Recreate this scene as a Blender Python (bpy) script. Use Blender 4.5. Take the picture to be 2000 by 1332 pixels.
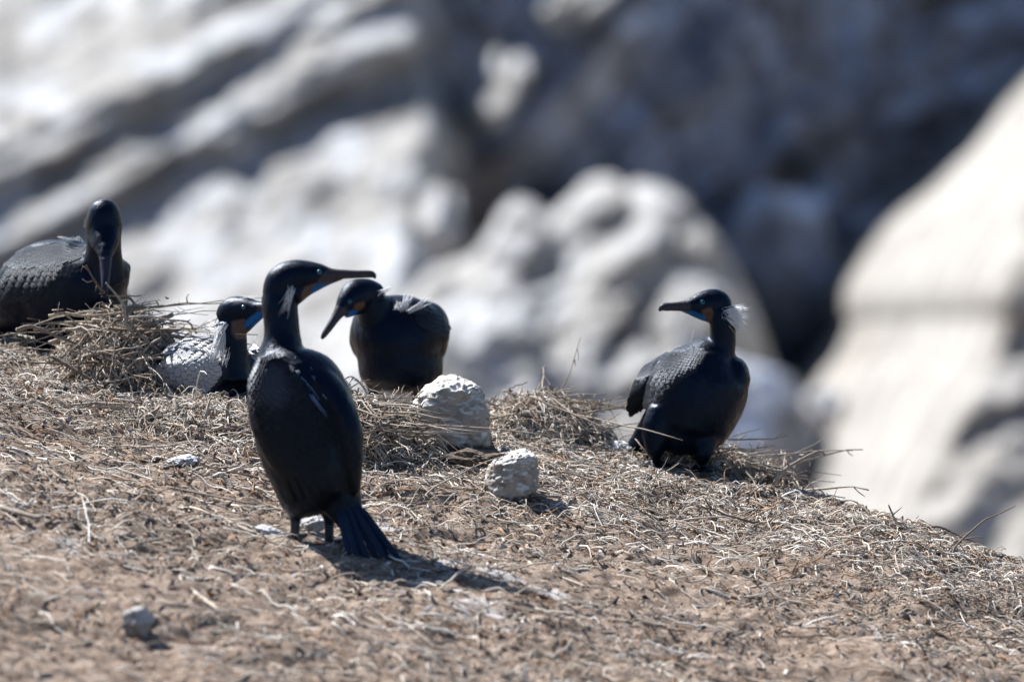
import bpy, bmesh, math, random
import numpy as np
from mathutils import Vector, Matrix
from mathutils.bvhtree import BVHTree

for o in list(bpy.data.objects):
    bpy.data.objects.remove(o)
scene = bpy.context.scene
col = scene.collection
random.seed(7)
rng = np.random.default_rng(11)

# ------------------------------------------------------------------ camera
PITCH = math.radians(10.0)
FOCAL = 240.0
FPX = FOCAL / 36.0 * 2000.0
CAM = Vector((0.0, -14.696, 3.036))
FWD = Vector((0, math.cos(PITCH), -math.sin(PITCH)))
UP = Vector((0, math.sin(PITCH), math.cos(PITCH)))
RIGHT = Vector((1, 0, 0))
cam_data = bpy.data.cameras.new('camera')
cam = bpy.data.objects.new('camera', cam_data)
col.objects.link(cam)
cam.location = CAM
cam.rotation_euler = (math.pi / 2 - PITCH, 0, 0)
cam_data.lens = FOCAL
cam_data.sensor_width = 36.0
cam_data.clip_start = 0.1
cam_data.clip_end = 3000
cam_data.dof.use_dof = True
cam_data.dof.focus_distance = 15.95
cam_data.dof.aperture_fstop = 3.1
scene.camera = cam

# ------------------------------------------------------------------ sky, sun, exposure
SUN_TO = Vector((-0.49, 0.52, 0.67)).normalized()       # direction from the scene to the sun
sun_el = math.asin(SUN_TO.z)
sun_az = math.atan2(SUN_TO.x, SUN_TO.y)
world = bpy.data.worlds.new('World')
scene.world = world
world.use_nodes = True
wn = world.node_tree
sky = wn.nodes.new('ShaderNodeTexSky')
sky.sky_type = 'NISHITA'
sky.sun_disc = False
sky.sun_elevation = sun_el
sky.sun_rotation = sun_az
sky.air_density = 1.0
sky.dust_density = 0.3
sky.ozone_density = 4.0
wn.links.new(sky.outputs[0], wn.nodes['Background'].inputs[0])
wn.nodes['Background'].inputs[1].default_value = 0.058
sun_data = bpy.data.lights.new('sun', 'SUN')
sun_data.energy = 5.0
sun_data.angle = math.radians(0.53)
sun_data.color = (1.0, 0.97, 0.93)
sun = bpy.data.objects.new('sun', sun_data)
col.objects.link(sun)
sun.rotation_euler = SUN_TO.to_track_quat('Z', 'Y').to_euler()
sun.location = (-10, 8, 14)
scene.view_settings.view_transform = 'Standard'
scene.view_settings.look = 'None'
scene.view_settings.gamma = 1.0
scene.view_settings.exposure = 1.32
scene.view_settings.use_curve_mapping = False

# ------------------------------------------------------------------ noise
def _hash(ix, iy, iz, seed):
    h = (ix * 374761393 + iy * 668265263 + iz * 2147483647 + seed * 974634777) & 0xffffffff
    h = ((h ^ (h >> 13)) * 1274126177) & 0xffffffff
    h = ((h ^ (h >> 16)) * 2246822519) & 0xffffffff
    h = h ^ (h >> 15)
    return (h & 0xffff) / 32767.5 - 1.0

def vnoise(p, seed=0):
    p = np.asarray(p, dtype=np.float64)
    i = np.floor(p).astype(np.int64)
    f = p - i
    f = f * f * f * (f * (f * 6 - 15) + 10)
    r = 0.0
    for dx in (0, 1):
        wx = f[:, 0] if dx else 1 - f[:, 0]
        for dy in (0, 1):
            wy = f[:, 1] if dy else 1 - f[:, 1]
            for dz in (0, 1):
                wz = f[:, 2] if dz else 1 - f[:, 2]
                r = r + wx * wy * wz * _hash(i[:, 0] + dx, i[:, 1] + dy, i[:, 2] + dz, seed)
    return r

def fbm(p, octaves=4, seed=0, gain=0.5):
    p = np.asarray(p, dtype=np.float64)
    a, s, r = 1.0, 1.0, 0.0
    for k in range(octaves):
        r = r + a * vnoise(p * s + 17.3 * k, seed + k)
        a *= gain
        s *= 2.03
    return r

# ------------------------------------------------------------------ object helpers
def tag(o, label=None, cat=None, group=None, kind=None):
    if label: o['label'] = label
    if cat: o['category'] = cat
    if group: o['group'] = group
    if kind: o['kind'] = kind
    return o

def empty(name, loc):
    o = bpy.data.objects.new(name, None)
    o.empty_display_size = 0.05
    col.objects.link(o)
    o.location = loc
    return o

def link_mesh(name, me, mat=None, parent=None, loc=(0, 0, 0)):
    o = bpy.data.objects.new(name, me)
    col.objects.link(o)
    o.location = loc
    if mat is not None and not me.materials:
        me.materials.append(mat)
    if parent is not None:
        o.parent = parent
    return o

def smooth(me):
    me.polygons.foreach_set('use_smooth', [True] * len(me.polygons))

def np_mesh(name, verts, faces, colors=None, smooth_shade=True):
    """verts Nx3, faces Mxk (all the same k)."""
    me = bpy.data.meshes.new(name)
    verts = np.asarray(verts, dtype=np.float32)
    faces = np.asarray(faces, dtype=np.int32)
    k = faces.shape[1]
    me.vertices.add(len(verts))
    me.vertices.foreach_set('co', verts.ravel())
    me.loops.add(faces.size)
    me.loops.foreach_set('vertex_index', faces.ravel())
    me.polygons.add(len(faces))
    me.polygons.foreach_set('loop_start', np.arange(0, faces.size, k, dtype=np.int32))
    me.polygons.foreach_set('use_smooth', np.full(len(faces), smooth_shade))
    me.update(calc_edges=True)
    if colors is not None:
        at = me.color_attributes.new('col', 'FLOAT_COLOR', 'POINT')
        c = np.ones((len(verts), 4), dtype=np.float32)
        c[:, :3] = colors
        at.data.foreach_set('color', c.ravel())
    return me

# ------------------------------------------------------------------ pixel rulers (2000 px wide photograph -> a point at a chosen distance)
def W(px, py, D):
    return CAM + FWD * D + RIGHT * ((px - 1000) * D / FPX) + UP * (-(py - 666) * D / FPX)

def ray_dir(px, py):
    return (FWD + RIGHT * ((px - 1000) / FPX) + UP * (-(py - 666) / FPX)).normalized()

# ------------------------------------------------------------------ ground height
CX = np.array([-40, -1.1, -0.4, 0.41, 0.72, 0.95, 1.17, 1.6, 40.0])
CY = np.array([2.3, 2.0, 1.72, 1.52, 1.40, 1.16, 1.02, 0.85, -8.0]) - 0.36

def ground_z(x, y, fine=True):
    x = np.asarray(x, dtype=np.float64); y = np.asarray(y, dtype=np.float64)
    z = -0.145 * (x + 0.45)
    far = np.abs(x) > 6
    z = np.where(far, -0.145 * (np.sign(x) * 6 + 0.45) - 0.05 * (x - np.sign(x) * 6), z)
    t = np.maximum(y - np.interp(x, CX, CY), 0)
    z = z - np.where(t < 1.2, 0.22 * t * t, 0.317 + 0.53 * (t - 1.2) + 0.9 * (t - 1.2) ** 2 * np.clip((t - 1.2) / 3, 0, 1))
    if fine:
        p = np.stack([x, y, np.zeros_like(x)], -1).reshape(-1, 3)
        n = 0.022 * fbm(p * 2.3, 2, 3) + 0.011 * fbm(p * 11, 2, 5) + 0.0045 * fbm(p * 47, 3, 9)
        z = z + n.reshape(x.shape)
    return np.maximum(z, -70.0)

def gz(x, y):
    return float(ground_z(np.array([x]), np.array([y]))[0])

def ground_hit(px, py, maxd=19.0):
    d = ray_dir(px, py)
    t = np.arange(12.0, maxd, 0.02)
    P = np.array(CAM)[None] + t[:, None] * np.array(d)[None]
    below = P[:, 2] < ground_z(P[:, 0], P[:, 1])
    k = int(np.argmax(below)) if below.any() else int(np.argmin(P[:, 2] - ground_z(P[:, 0], P[:, 1])))
    return Vector(P[k])

# ------------------------------------------------------------------ materials
def new_mat(name):
    m = bpy.data.materials.new(name)
    m.use_nodes = True
    nt = m.node_tree
    return m, nt, nt.nodes['Principled BSDF']

def N(nt, kind, **kw):
    n = nt.nodes.new(kind)
    for k, v in kw.items():
        setattr(n, k, v)
    return n

def ramp(nt, fac, stops):
    r = N(nt, 'ShaderNodeValToRGB')
    e = r.color_ramp.elements
    while len(e) < len(stops):
        e.new(0.5)
    for i, (p, c) in enumerate(stops):
        e[i].position = p
        e[i].color = (*c, 1) if len(c) == 3 else c
    nt.links.new(fac, r.inputs[0])
    return r.outputs[0]

def noise_tex(nt, vec, scale, detail=4, rough=0.55, dist=0.0):
    n = N(nt, 'ShaderNodeTexNoise')
    n.inputs['Scale'].default_value = scale
    n.inputs['Detail'].default_value = detail
    n.inputs['Roughness'].default_value = rough
    n.inputs['Distortion'].default_value = dist
    if vec is not None:
        nt.links.new(vec, n.inputs['Vector'])
    return n.outputs['Fac']

def mix(nt, fac, a, b, mode='MIX'):
    m = N(nt, 'ShaderNodeMix', data_type='RGBA', blend_type=mode)
    for sock, v in ((m.inputs[0], fac), (m.inputs[6], a), (m.inputs[7], b)):
        if isinstance(v, (int, float)):
            sock.default_value = v
        elif isinstance(v, tuple):
            sock.default_value = (*v, 1)
        else:
            nt.links.new(v, sock)
    return m.outputs[2]

def bump(nt, bsdf, height, strength, dist):
    b = N(nt, 'ShaderNodeBump')
    b.inputs['Strength'].default_value = strength
    b.inputs['Distance'].default_value = dist
    nt.links.new(height, b.inputs['Height'])
    nt.links.new(b.outputs[0], bsdf.inputs['Normal'])

def world_pos(nt):
    return N(nt, 'ShaderNodeNewGeometry').outputs['Position']

def obj_pos(nt):
    return N(nt, 'ShaderNodeTexCoord').outputs['Object']

# soil
M_soil, nt, b = new_mat('soil')
P = world_pos(nt)
c1 = ramp(nt, noise_tex(nt, P, 26, 6, 0.65), [(0.3, (0.09, 0.065, 0.048)), (0.5, (0.275, 0.21, 0.165)), (0.72, (0.43, 0.355, 0.298))])
c2 = ramp(nt, noise_tex(nt, P, 190, 3, 0.6), [(0.35, (0.35, 0.33, 0.31)), (0.6, (1, 1, 1))])
c = mix(nt, 0.75, c1, c2, 'MULTIPLY')
g = N(nt, 'ShaderNodeAttribute', attribute_name='col')
c = mix(nt, g.outputs['Fac'], c, (0.52, 0.51, 0.51))
nt.links.new(c, b.inputs['Base Color'])
b.inputs['Roughness'].default_value = 0.95
b.inputs['Specular IOR Level'].default_value = 0.1
bump(nt, b, noise_tex(nt, P, 260, 4, 0.7), 0.7, 0.004)

# straw and chips, coloured strand by strand
def attr_mat(name, rough, spec, grain=0.35, scale=300):
    m, nt, b = new_mat(name)
    a = N(nt, 'ShaderNodeAttribute', attribute_name='col')
    n = ramp(nt, noise_tex(nt, world_pos(nt), scale, 3), [(0.3, (1 - grain,) * 3), (0.65, (1, 1, 1))])
    nt.links.new(mix(nt, 1.0, a.outputs['Color'], n, 'MULTIPLY'), b.inputs['Base Color'])
    b.inputs['Roughness'].default_value = rough
    b.inputs['Specular IOR Level'].default_value = spec
    return m
M_straw = attr_mat('dry_straw', 0.7, 0.25)

# twigs: tint differs from object to object
M_twig, nt, b = new_mat('twig_bark')
oi = N(nt, 'ShaderNodeObjectInfo')
base = ramp(nt, oi.outputs['Random'], [(0.0, (0.13, 0.095, 0.07)), (0.25, (0.27, 0.225, 0.185)), (0.55, (0.43, 0.375, 0.315)), (0.85, (0.55, 0.49, 0.42)), (1.0, (0.44, 0.33, 0.22))])
n = ramp(nt, noise_tex(nt, obj_pos(nt), 140, 4, 0.65), [(0.3, (0.42, 0.38, 0.34)), (0.62, (1, 1, 1))])
nt.links.new(mix(nt, 1.0, base, n, 'MULTIPLY'), b.inputs['Base Color'])
b.inputs['Roughness'].default_value = 0.75
b.inputs['Specular IOR Level'].default_value = 0.25
bump(nt, b, noise_tex(nt, obj_pos(nt), 220, 3), 0.5, 0.002)

M_nestbed, nt, b = new_mat('nest_debris')
P = world_pos(nt)
nt.links.new(ramp(nt, noise_tex(nt, P, 90, 5, 0.7), [(0.35, (0.05, 0.037, 0.028)), (0.55, (0.14, 0.105, 0.078)), (0.75, (0.33, 0.27, 0.21))]), b.inputs['Base Color'])
b.inputs['Roughness'].default_value = 0.95
bump(nt, b, noise_tex(nt, P, 150, 4, 0.7), 1.0, 0.008)

# stones crusted with droppings
def stone_mat(name, body, crust, lo, hi, soil=True):
    m, nt, b = new_mat(name)
    tc = N(nt, 'ShaderNodeTexCoord')
    O = tc.outputs['Object']
    n1 = noise_tex(nt, O, 30, 6, 0.7)
    c = ramp(nt, n1, [(0.3, tuple(v * 0.55 for v in body)), (0.5, body), (0.75, tuple(min(1, v * 1.25) for v in body))])
    sep = N(nt, 'ShaderNodeSeparateXYZ')
    geo = N(nt, 'ShaderNodeNewGeometry')
    nt.links.new(geo.outputs['Normal'], sep.inputs[0])
    add = N(nt, 'ShaderNodeMath', operation='MULTIPLY_ADD')
    nt.links.new(noise_tex(nt, O, 22, 6, 0.72), add.inputs[0])
    add.inputs[1].default_value = 1.6
    nt.links.new(sep.outputs['Z'], add.inputs[2])
    k = ramp(nt, add.outputs[0], [(lo, (0, 0, 0)), (hi, (1, 1, 1))])
    # the ramp clamps at 1, so bring the sum down first
    sc = N(nt, 'ShaderNodeMath', operation='MULTIPLY')
    nt.links.new(add.outputs[0], sc.inputs[0]); sc.inputs[1].default_value = 0.5
    for l in list(nt.links):
        if l.to_node.type == 'VALTORGB' and l.from_node == add:
            fs = l.to_socket; nt.links.remove(l); nt.links.new(sc.outputs[0], fs)
    c = mix(nt, k, c, crust)
    if soil:
        s2 = N(nt, 'ShaderNodeSeparateXYZ')
        nt.links.new(O, s2.inputs[0])
        a2 = N(nt, 'ShaderNodeMath', operation='MULTIPLY_ADD')
        nt.links.new(noise_tex(nt, O, 45, 4), a2.inputs[0]); a2.inputs[1].default_value = -0.06
        nt.links.new(s2.outputs['Z'], a2.inputs[2])
        k2 = ramp(nt, a2.outputs[0], [(0.002, (1, 1, 1)), (0.012, (0, 0, 0))])
        c = mix(nt, k2, c, (0.07, 0.055, 0.045))
    nt.links.new(c, b.inputs['Base Color'])
    b.inputs['Roughness'].default_value = 0.9
    b.inputs['Specular IOR Level'].default_value = 0.2
    bump(nt, b, noise_tex(nt, O, 130, 6, 0.75), 1.0, 0.006)
    return m
M_stone = stone_mat('crusted_stone', (0.33, 0.295, 0.26), (0.66, 0.63, 0.59), 0.56, 0.76)
M_guano = stone_mat('dropping_crust', (0.42, 0.41, 0.41), (0.66, 0.66, 0.68), 0.5, 0.75, soil=False)
M_darkstone = stone_mat('grey_stone', (0.25, 0.23, 0.21), (0.48, 0.46, 0.44), 0.55, 0.75, soil=False)

# ------------------------------------------------------------------ ground sheet
def axis(lo, hi, step, far, n):
    g = np.geomspace(step * 4, far, n)
    return np.concatenate([(lo - g)[::-1], np.arange(lo, hi + step / 2, step), hi + g])
xs = axis(-1.45, 1.45, 0.0085, 260, 34)
ys = axis(-2.3, 2.7, 0.0085, 260, 40)
XX, YY = np.meshgrid(xs, ys)
ZZ = ground_z(XX, YY)
nx, ny = len(xs), len(ys)
idx = np.arange(nx * ny).reshape(ny, nx)
F = np.stack([idx[:-1, :-1], idx[:-1, 1:], idx[1:, 1:], idx[1:, :-1]], -1).reshape(-1, 4)
def stain_at(x, y):
    """white droppings dried into the earth: splashes with ragged edges"""
    x = np.asarray(x); y = np.asarray(y)
    p = np.stack([x, y, x * 0], -1).reshape(-1, 3)
    rag = (fbm(p * 26, 4, 91, .65)).reshape(x.shape)
    k = np.zeros(x.shape)
    for (sx, sy, a, c) in STAINS:
        q = np.sqrt(((x - sx) / a) ** 2 + ((y - sy) / c) ** 2)
        k = np.maximum(k, np.clip((1.0 - q + .75 * rag) * 2.2, 0, 1))
    return k * .6
STAINS = []
for (px, py, w, d) in ((972, 1128, 42, .09), (950, 1188, 58, .11), (1075, 1160, 36, .07), (606, 1034, 46, .10), (520, 1042, 40, .07), (330, 795, 40, .06), (1945, 968, 40, .08), (745, 1040, 36, .10), (870, 1095, 30, .06), (1180, 1010, 30, .06), (1700, 1230, 26, .05), (150, 1070, 26, .06), (1560, 1080, 30, .05)):
    h = ground_hit(px, py)
    STAINS.append((h.x, h.y, w * (h - CAM).dot(FWD) / FPX, d))
st = stain_at(XX, YY).reshape(-1, 1)
me = np_mesh('ground', np.stack([XX, YY, ZZ], -1).reshape(-1, 3), F, np.repeat(st, 3, axis=1))
tag(link_mesh('ground', me, M_soil), 'trampled brown earth sloping down towards the ravine', 'ground', kind='structure')

# ------------------------------------------------------------------ far cliff across the ravine
def rock_mat(name, stops, white_lo, white_hi, white=(0.60, 0.595, 0.59), scale=1.0):
    m, nt, b = new_mat(name)
    P = world_pos(nt); scale = scale / 2.8
    c = ramp(nt, noise_tex(nt, P, 0.9 * scale, 6, 0.6, 0.3), stops)
    k = ramp(nt, noise_tex(nt, P, 0.75 * scale, 5, 0.6, 0.5), [(white_lo, (0, 0, 0)), (white_hi, (1, 1, 1))])
    c = mix(nt, k, c, white)
    nt.links.new(c, b.inputs['Base Color'])
    b.inputs['Roughness'].default_value = 0.9
    b.inputs['Specular IOR Level'].default_value = 0.2
    bump(nt, b, noise_tex(nt, P, 2.6, 5, 0.65), 0.8, 0.22)
    return m
PALE = [(0.3, (0.13, 0.127, 0.122)), (0.5, (0.28, 0.275, 0.265)), (0.7, (0.40, 0.395, 0.385))]
TAN = [(0.3, (0.14, 0.13, 0.118)), (0.5, (0.26, 0.248, 0.23)), (0.7, (0.36, 0.347, 0.33))]
SHADE_TONES = [(0.3, (0.11, 0.10, 0.095)), (0.5, (0.29, 0.30, 0.33)), (0.7, (0.48, 0.52, 0.60))]  # rock of the shaded face, tinted with the blue of skylight
M_cliff_pale = rock_mat('pale_cliff_rock', PALE, 0.47, 0.64, (0.47, 0.49, 0.52), scale=2.2)
M_cliff_tan = rock_mat('tan_cliff_rock', TAN, 0.48, 0.68, (0.40, 0.388, 0.37), scale=2.4)
M_cliff_shade_blue = rock_mat('shade_blued_cliff_rock', SHADE_TONES, 0.47, 0.62, (0.50, 0.59, 0.76), scale=1.9)  # pale patches coloured blue to carry the skylight in shade
M_boulder = rock_mat('whitened_boulder', PALE, 0.46, 0.64, (0.41, 0.425, 0.45), scale=2.8)

BG = 2.8
def cliff_sheet(name, label, CD, px0, px1, py0, py1, depth, mat, step=9):
    """a rock face: flat frame (right, up, away) about a point CD metres off, with its relief along the third axis, in metres"""
    CD = CD * BG
    cu = CD / FPX
    us = np.arange(px0, px1 + 1, step); vs = np.arange(py0, py1 + 1, step)
    U, V = np.meshgrid(us, vs)
    ri = (U - 1000) * cu; up = (666 - V) * cu
    Dp = depth(ri / BG, up / BG, cu / BG) * BG
    pts = (np.array(CAM + FWD * CD)[None, None] + np.array(RIGHT) * ri[..., None] + np.array(UP) * up[..., None] + np.array(FWD) * Dp[..., None])
    n1, n2 = U.shape
    idx = np.arange(n1 * n2).reshape(n1, n2)
    F = np.stack([idx[:-1, :-1], idx[1:, :-1], idx[1:, 1:], idx[:-1, 1:]], -1).reshape(-1, 4)
    me = np_mesh(name, pts.reshape(-1, 3), F)
    return tag(link_mesh(name, me, mat), label, 'cliff', kind='structure')

def sstep(a, b, x):
    t = np.clip((x - a) / (b - a), 0, 1)
    return t * t * (3 - 2 * t)

def strata(ri, up, angle):
    """coordinates along and across the tilted beds of rock"""
    ca, sa = math.cos(math.radians(angle)), math.sin(math.radians(angle))
    return up * sa + ri * ca, up * ca - ri * sa

def fb(x, y, z, octv, seed, gain=.5):
    return fbm(np.stack([x, y, np.zeros_like(x) + z], -1).reshape(-1, 3), octv, seed, gain).reshape(x.shape)

def crack(x, y, z, octv, seed):
    """0 on the cracks between blocks, rising inside each block"""
    return np.abs(fb(x, y, z, octv, seed, .5))

def left_depth(ri, up, cu):
    d = 1.7 * up - 0.65 * (ri + 2)
    s, q = strata(ri, up, 27)
    def q_of(px, py):
        return strata((px - 1000) * cu, (666 - py) * cu, 27)[1]
    # overhanging steps: the rock above a bed line stands forward of the rock below it
    for (px, py, h, w) in ((640, 160, -0.62, 0.11), (250, 175, -0.20, 0.07), (120, 90, -0.2, 0.07), (60, 300, -0.25, 0.07), (420, 60, -.22, .07), (560, 560, -.08, .07), (330, 270, -.12, .07)):
        n = 0.10 * fb(s * 0.9, s * 0, px, 4, 21, .6)
        brk = sstep(-.35, .25, fb(s * .55, s * 0, py + px, 2, 23)) if h > -.5 else 1.0
        d = d + h * brk * sstep(q_of(px, py) - 0.02, q_of(px, py) + w, q + n)
    d = d + 0.13 * fb(s * 1.0, q * 1.9, 3, 5, 31, .6) + 0.07 * fb(ri * 2.6, up * 2.6, 0, 4, 41, .6) - .22 * crack(s * .8, q * 1.7, 6, 3, 43)
    # the rounded nose where the ridge ends on the right
    e = np.maximum(ri - (905 - 1000) * cu + 0.45 + 0.12 * np.abs(up - 1.9), 0)
    return d + 12 * e ** 2
cliff_sheet('cliff_ridge', 'pale bird-whitened rock ridge rising to the upper left', 60.0, -900, 900, -700, 1900, left_depth, M_cliff_pale)

def mid_depth(ri, up, cu):
    d = 5.6 + 0.12 * up + 0.25 * (ri + 0.5)
    s, q = strata(ri, up, 35)
    return d + 0.4 * fb(s * .7, q * 1.4, 7, 5, 51, .6) + .25 * fb(ri * 1.8, up * 1.8, 2, 4, 55, .6) - .5 * crack(s * 1.1, q * 1.8, 4, 3, 57)
cliff_sheet('cliff_face', 'steep shaded dark rock face in the middle of the ravine', 61.0, 640, 3200, -900, 1900, mid_depth, M_cliff_shade_blue)

BUT_Y = [-400, 170, 290, 370, 440, 560, 620, 700, 760, 850, 940, 1100, 1900]
BUT_X = [2720, 2195, 2060, 1955, 1895, 1860, 1850, 1815, 1785, 1740, 1695, 1620, 1380]
def right_depth(ri, up, cu):
    d = 1.0 * up - 0.5 * (ri - 3.0)
    s, q = strata(ri, up, 32)
    d = d + .17 * fb(s * 1.0, q * 1.9, 9, 5, 61, .6) + .08 * fb(ri * 2.4, up * 2.4, 1, 4, 63, .6) - .32 * crack(s * .9, q * 1.9, 2, 3, 69)
    py = 666 - up / cu
    d = d - .08 * sstep(0.0, .3, up + .02 + .25 * (ri - 3.2) + .12 * fb(ri, ri * 0, 5, 2, 65))
    edge = (np.interp(py, BUT_Y, BUT_X) - 1000) * cu + .05 * fb(up * 2.2, up * 0, 3, 3, 67)
    e = np.maximum(edge + .42 - ri, 0)
    return d + 60 * e ** 2
cliff_sheet('cliff_buttress', 'big pale sunlit rock buttress at the right edge of the ravine', 49.0, 1150, 3000, -800, 1900, right_depth, M_cliff_tan)

ICO = {}
def ico(sub):
    if sub not in ICO:
        bm = bmesh.new()
        bmesh.ops.create_icosphere(bm, subdivisions=sub, radius=1)
        ICO[sub] = (np.array([v.co[:] for v in bm.verts]), np.array([[v.index for v in f.verts] for f in bm.faces]))
        bm.free()
    return ICO[sub]

def rock(name, label, cat, center, axes, radii, mat, seed, rough=0.22, freq=1.6, sub=5, flat=0.0, kind=None, group=None, facets=0, parent=None, base=None):
    """an uneven stone: icosphere pushed about by noise and cut by a few flat facets"""
    v, f = ico(sub)
    r = 1 + rough * fbm(v * freq + seed * 3.7, 5, seed, 0.5)
    rr = np.random.default_rng(seed)
    for k in range(facets):
        n = rr.normal(size=3); n /= np.linalg.norm(n)
        h = rr.uniform(0.62, 0.85)
        dd = v @ n
        r = np.where(dd * r > h, h / np.maximum(dd, 1e-3), r)
    p = v * r[:, None]
    A = np.array([list(a) for a in axes])
    q = (p * np.array(radii)) @ A
    c = Vector(center)
    base = Vector(base) if base is not None else c + Vector((0, 0, float(q[:, 2].min())))
    q = q + np.array(c - base)
    me = np_mesh(name, q, f)
    o = link_mesh(name, me, mat, parent, base)
    return tag(o, label, cat, group, kind)

CAMAX = (RIGHT, FWD, UP)
def far_boulder(label, px, py, D, rx, ry, rz, tilt, seed, rough=0.2, mat=None, facets=3):
    """rx, rz in photo pixels at distance D, ry metres of depth; tilt leans the long axis"""
    D = D * BG; ry = ry * BG
    u = D / FPX
    t = math.radians(tilt)
    ax = (RIGHT * math.cos(t) + Vector((0, 0, 1)) * math.sin(t), Vector((0, 1, 0)), -RIGHT * math.sin(t) + Vector((0, 0, 1)) * math.cos(t))
    return rock('boulder', label, 'boulder', W(px, py, D), ax, (rx * u, ry, rz * u), mat or M_boulder, seed, rough, 1.5, 5, facets=7)

SP_X = [700, 800, 850, 905, 960, 985, 1010, 1045, 1085, 1120, 1150, 1180, 1215, 1240, 1262, 1300, 1345, 1390, 1430, 1480, 1540, 1640, 1900]
SP_Y = [700, 560, 520, 500, 430, 375, 362, 385, 418, 395, 355, 342, 352, 375, 362, 355, 385, 420, 480, 590, 730, 900, 1300]
LUMPS = [(1010, 440, 60, 100, -15, .16), (1180, 390, 48, 55, 0, .14), (1300, 410, 50, 60, 0, .12), (1290, 640, 120, 190, -20, .3), (1140, 650, 60, 150, -38, .3),
         (960, 600, 70, 60, 0, .35), (900, 700, 120, 70, 20, .4), (1060, 780, 130, 60, 10, .35), (830, 600, 60, 60, 0, .2)]
def spur_depth(ri, up, cu):
    d = 1.1 * up - 0.5 * ri
    s, q = strata(ri, up, 40)
    d = d + .17 * fb(s * 1.4, q * 2.0, 4, 5, 71, .6) + .10 * fb(ri * 3.0, up * 3.0, 1, 4, 73, .6) - .34 * crack(s * 1.6, q * 2.4, 8, 3, 77)
    for (px, py, a, c, ang, h) in LUMPS:
        s, q = strata(ri - (px - 1000) * cu, up - (666 - py) * cu, ang)
        g = (s / (a * cu)) ** 2 + (q / (c * cu)) ** 2
        d = d - h * np.exp(-g * g * .6)
    d = d + 1.6 * np.maximum(ri - 300 * cu, 0) ** 2 / (200 * cu)
    px = ri / cu + 1000; py = 666 - up / cu
    e = np.maximum(np.interp(px, SP_X, SP_Y) + 44 + 16 * fb(ri * 4, up * 0, 2, 3, 75) - py, 0) * cu
    return d + 60 * e ** 2
cliff_sheet('cliff_spur', 'knobbly whitened spur of rocks in the middle of the ravine', 58.5, 700, 1900, 250, 1900, spur_depth, M_boulder, 7)
far_boulder('small round stone perched on the edge of the right buttress', 1612, 800, 48, 42, 0.3, 40, 0, 12, 0.3)
far_boulder('white round boulder at the foot of the pale ridge', 860, 430, 57.5, 60, 0.8, 56, 25, 39, 0.35)
far_boulder('pale stone wedged behind the nose of the ridge', 955, 175, 64.0, 76, 0.9, 52, 42, 42, 0.5)
far_boulder('pale block high at the top of the dark face', 1140, 0, 65, 100, 0.8, 56, 35, 45, 0.35)
far_boulder('dark brown spur running up the shaded face', 1110, 190, 65.5, 55, 0.7, 230, -42, 48, 0.35, M_cliff_shade_blue)
far_boulder('dim bluish boulder in shade behind the right bird', 1530, 520, 65.5, 120, 0.5, 130, 0, 51, 0.35, M_cliff_shade_blue)
far_boulder('dark rounded rock low behind the right bird', 1490, 830, 57, 110, 1.0, 150, 0, 57, .35, M_cliff_shade_blue)

# ------------------------------------------------------------------ tubes
def frame_tube(points, radii, sides=4, cap=True):
    """tapered tube through world points -> verts, tri/quad faces as lists"""
    n = len(points)
    vs, fs = [], []
    ref = Vector((0.3, 0.2, 0.93)).normalized()
    for i, p in enumerate(points):
        t = (points[min(i + 1, n - 1)] - points[max(i - 1, 0)]).normalized()
        a = t.cross(ref)
        if a.length < 1e-3: a = t.cross(Vector((1, 0, 0)))
        a.normalize()
        c = t.cross(a)
        for k in range(sides):
            th = 2 * math.pi * k / sides
            vs.append(p + (a * math.cos(th) + c * math.sin(th)) * radii[i])
    for i in range(n - 1):
        for k in range(sides):
            k2 = (k + 1) % sides
            fs.append((i * sides + k, i * sides + k2, (i + 1) * sides + k2, (i + 1) * sides + k))
    if cap:
        fs.append(tuple(range(sides))[::-1])
        fs.append(tuple((n - 1) * sides + k for k in range(sides)))
    return vs, fs

def tube_mesh(name, tubes, sides=4):
    V_, F_ = [], []
    for pts, rad in tubes:
        v, f = frame_tube(pts, rad, sides)
        o = len(V_)
        V_ += v
        F_ += [tuple(i + o for i in q) for q in f]
    me = bpy.data.meshes.new(name)
    me.from_pydata([tuple(v) for v in V_], [], F_)
    smooth(me)
    return me

# ------------------------------------------------------------------ birds
def catmull(nodes, sub=7):
    P_ = np.array(nodes, dtype=float)
    P_ = np.vstack([2 * P_[0] - P_[1], P_, 2 * P_[-1] - P_[-2]])
    out = []
    for i in range(1, len(P_) - 2):
        p0, p1, p2, p3 = P_[i - 1:i + 3]
        for t in np.linspace(0, 1, sub, endpoint=False):
            out.append(0.5 * (2 * p1 + (p2 - p0) * t + (2 * p0 - 5 * p1 + 4 * p2 - p3) * t * t + (3 * p1 - p0 - 3 * p2 + p3) * t ** 3))
    out.append(P_[-2])
    return np.array(out)

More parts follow.
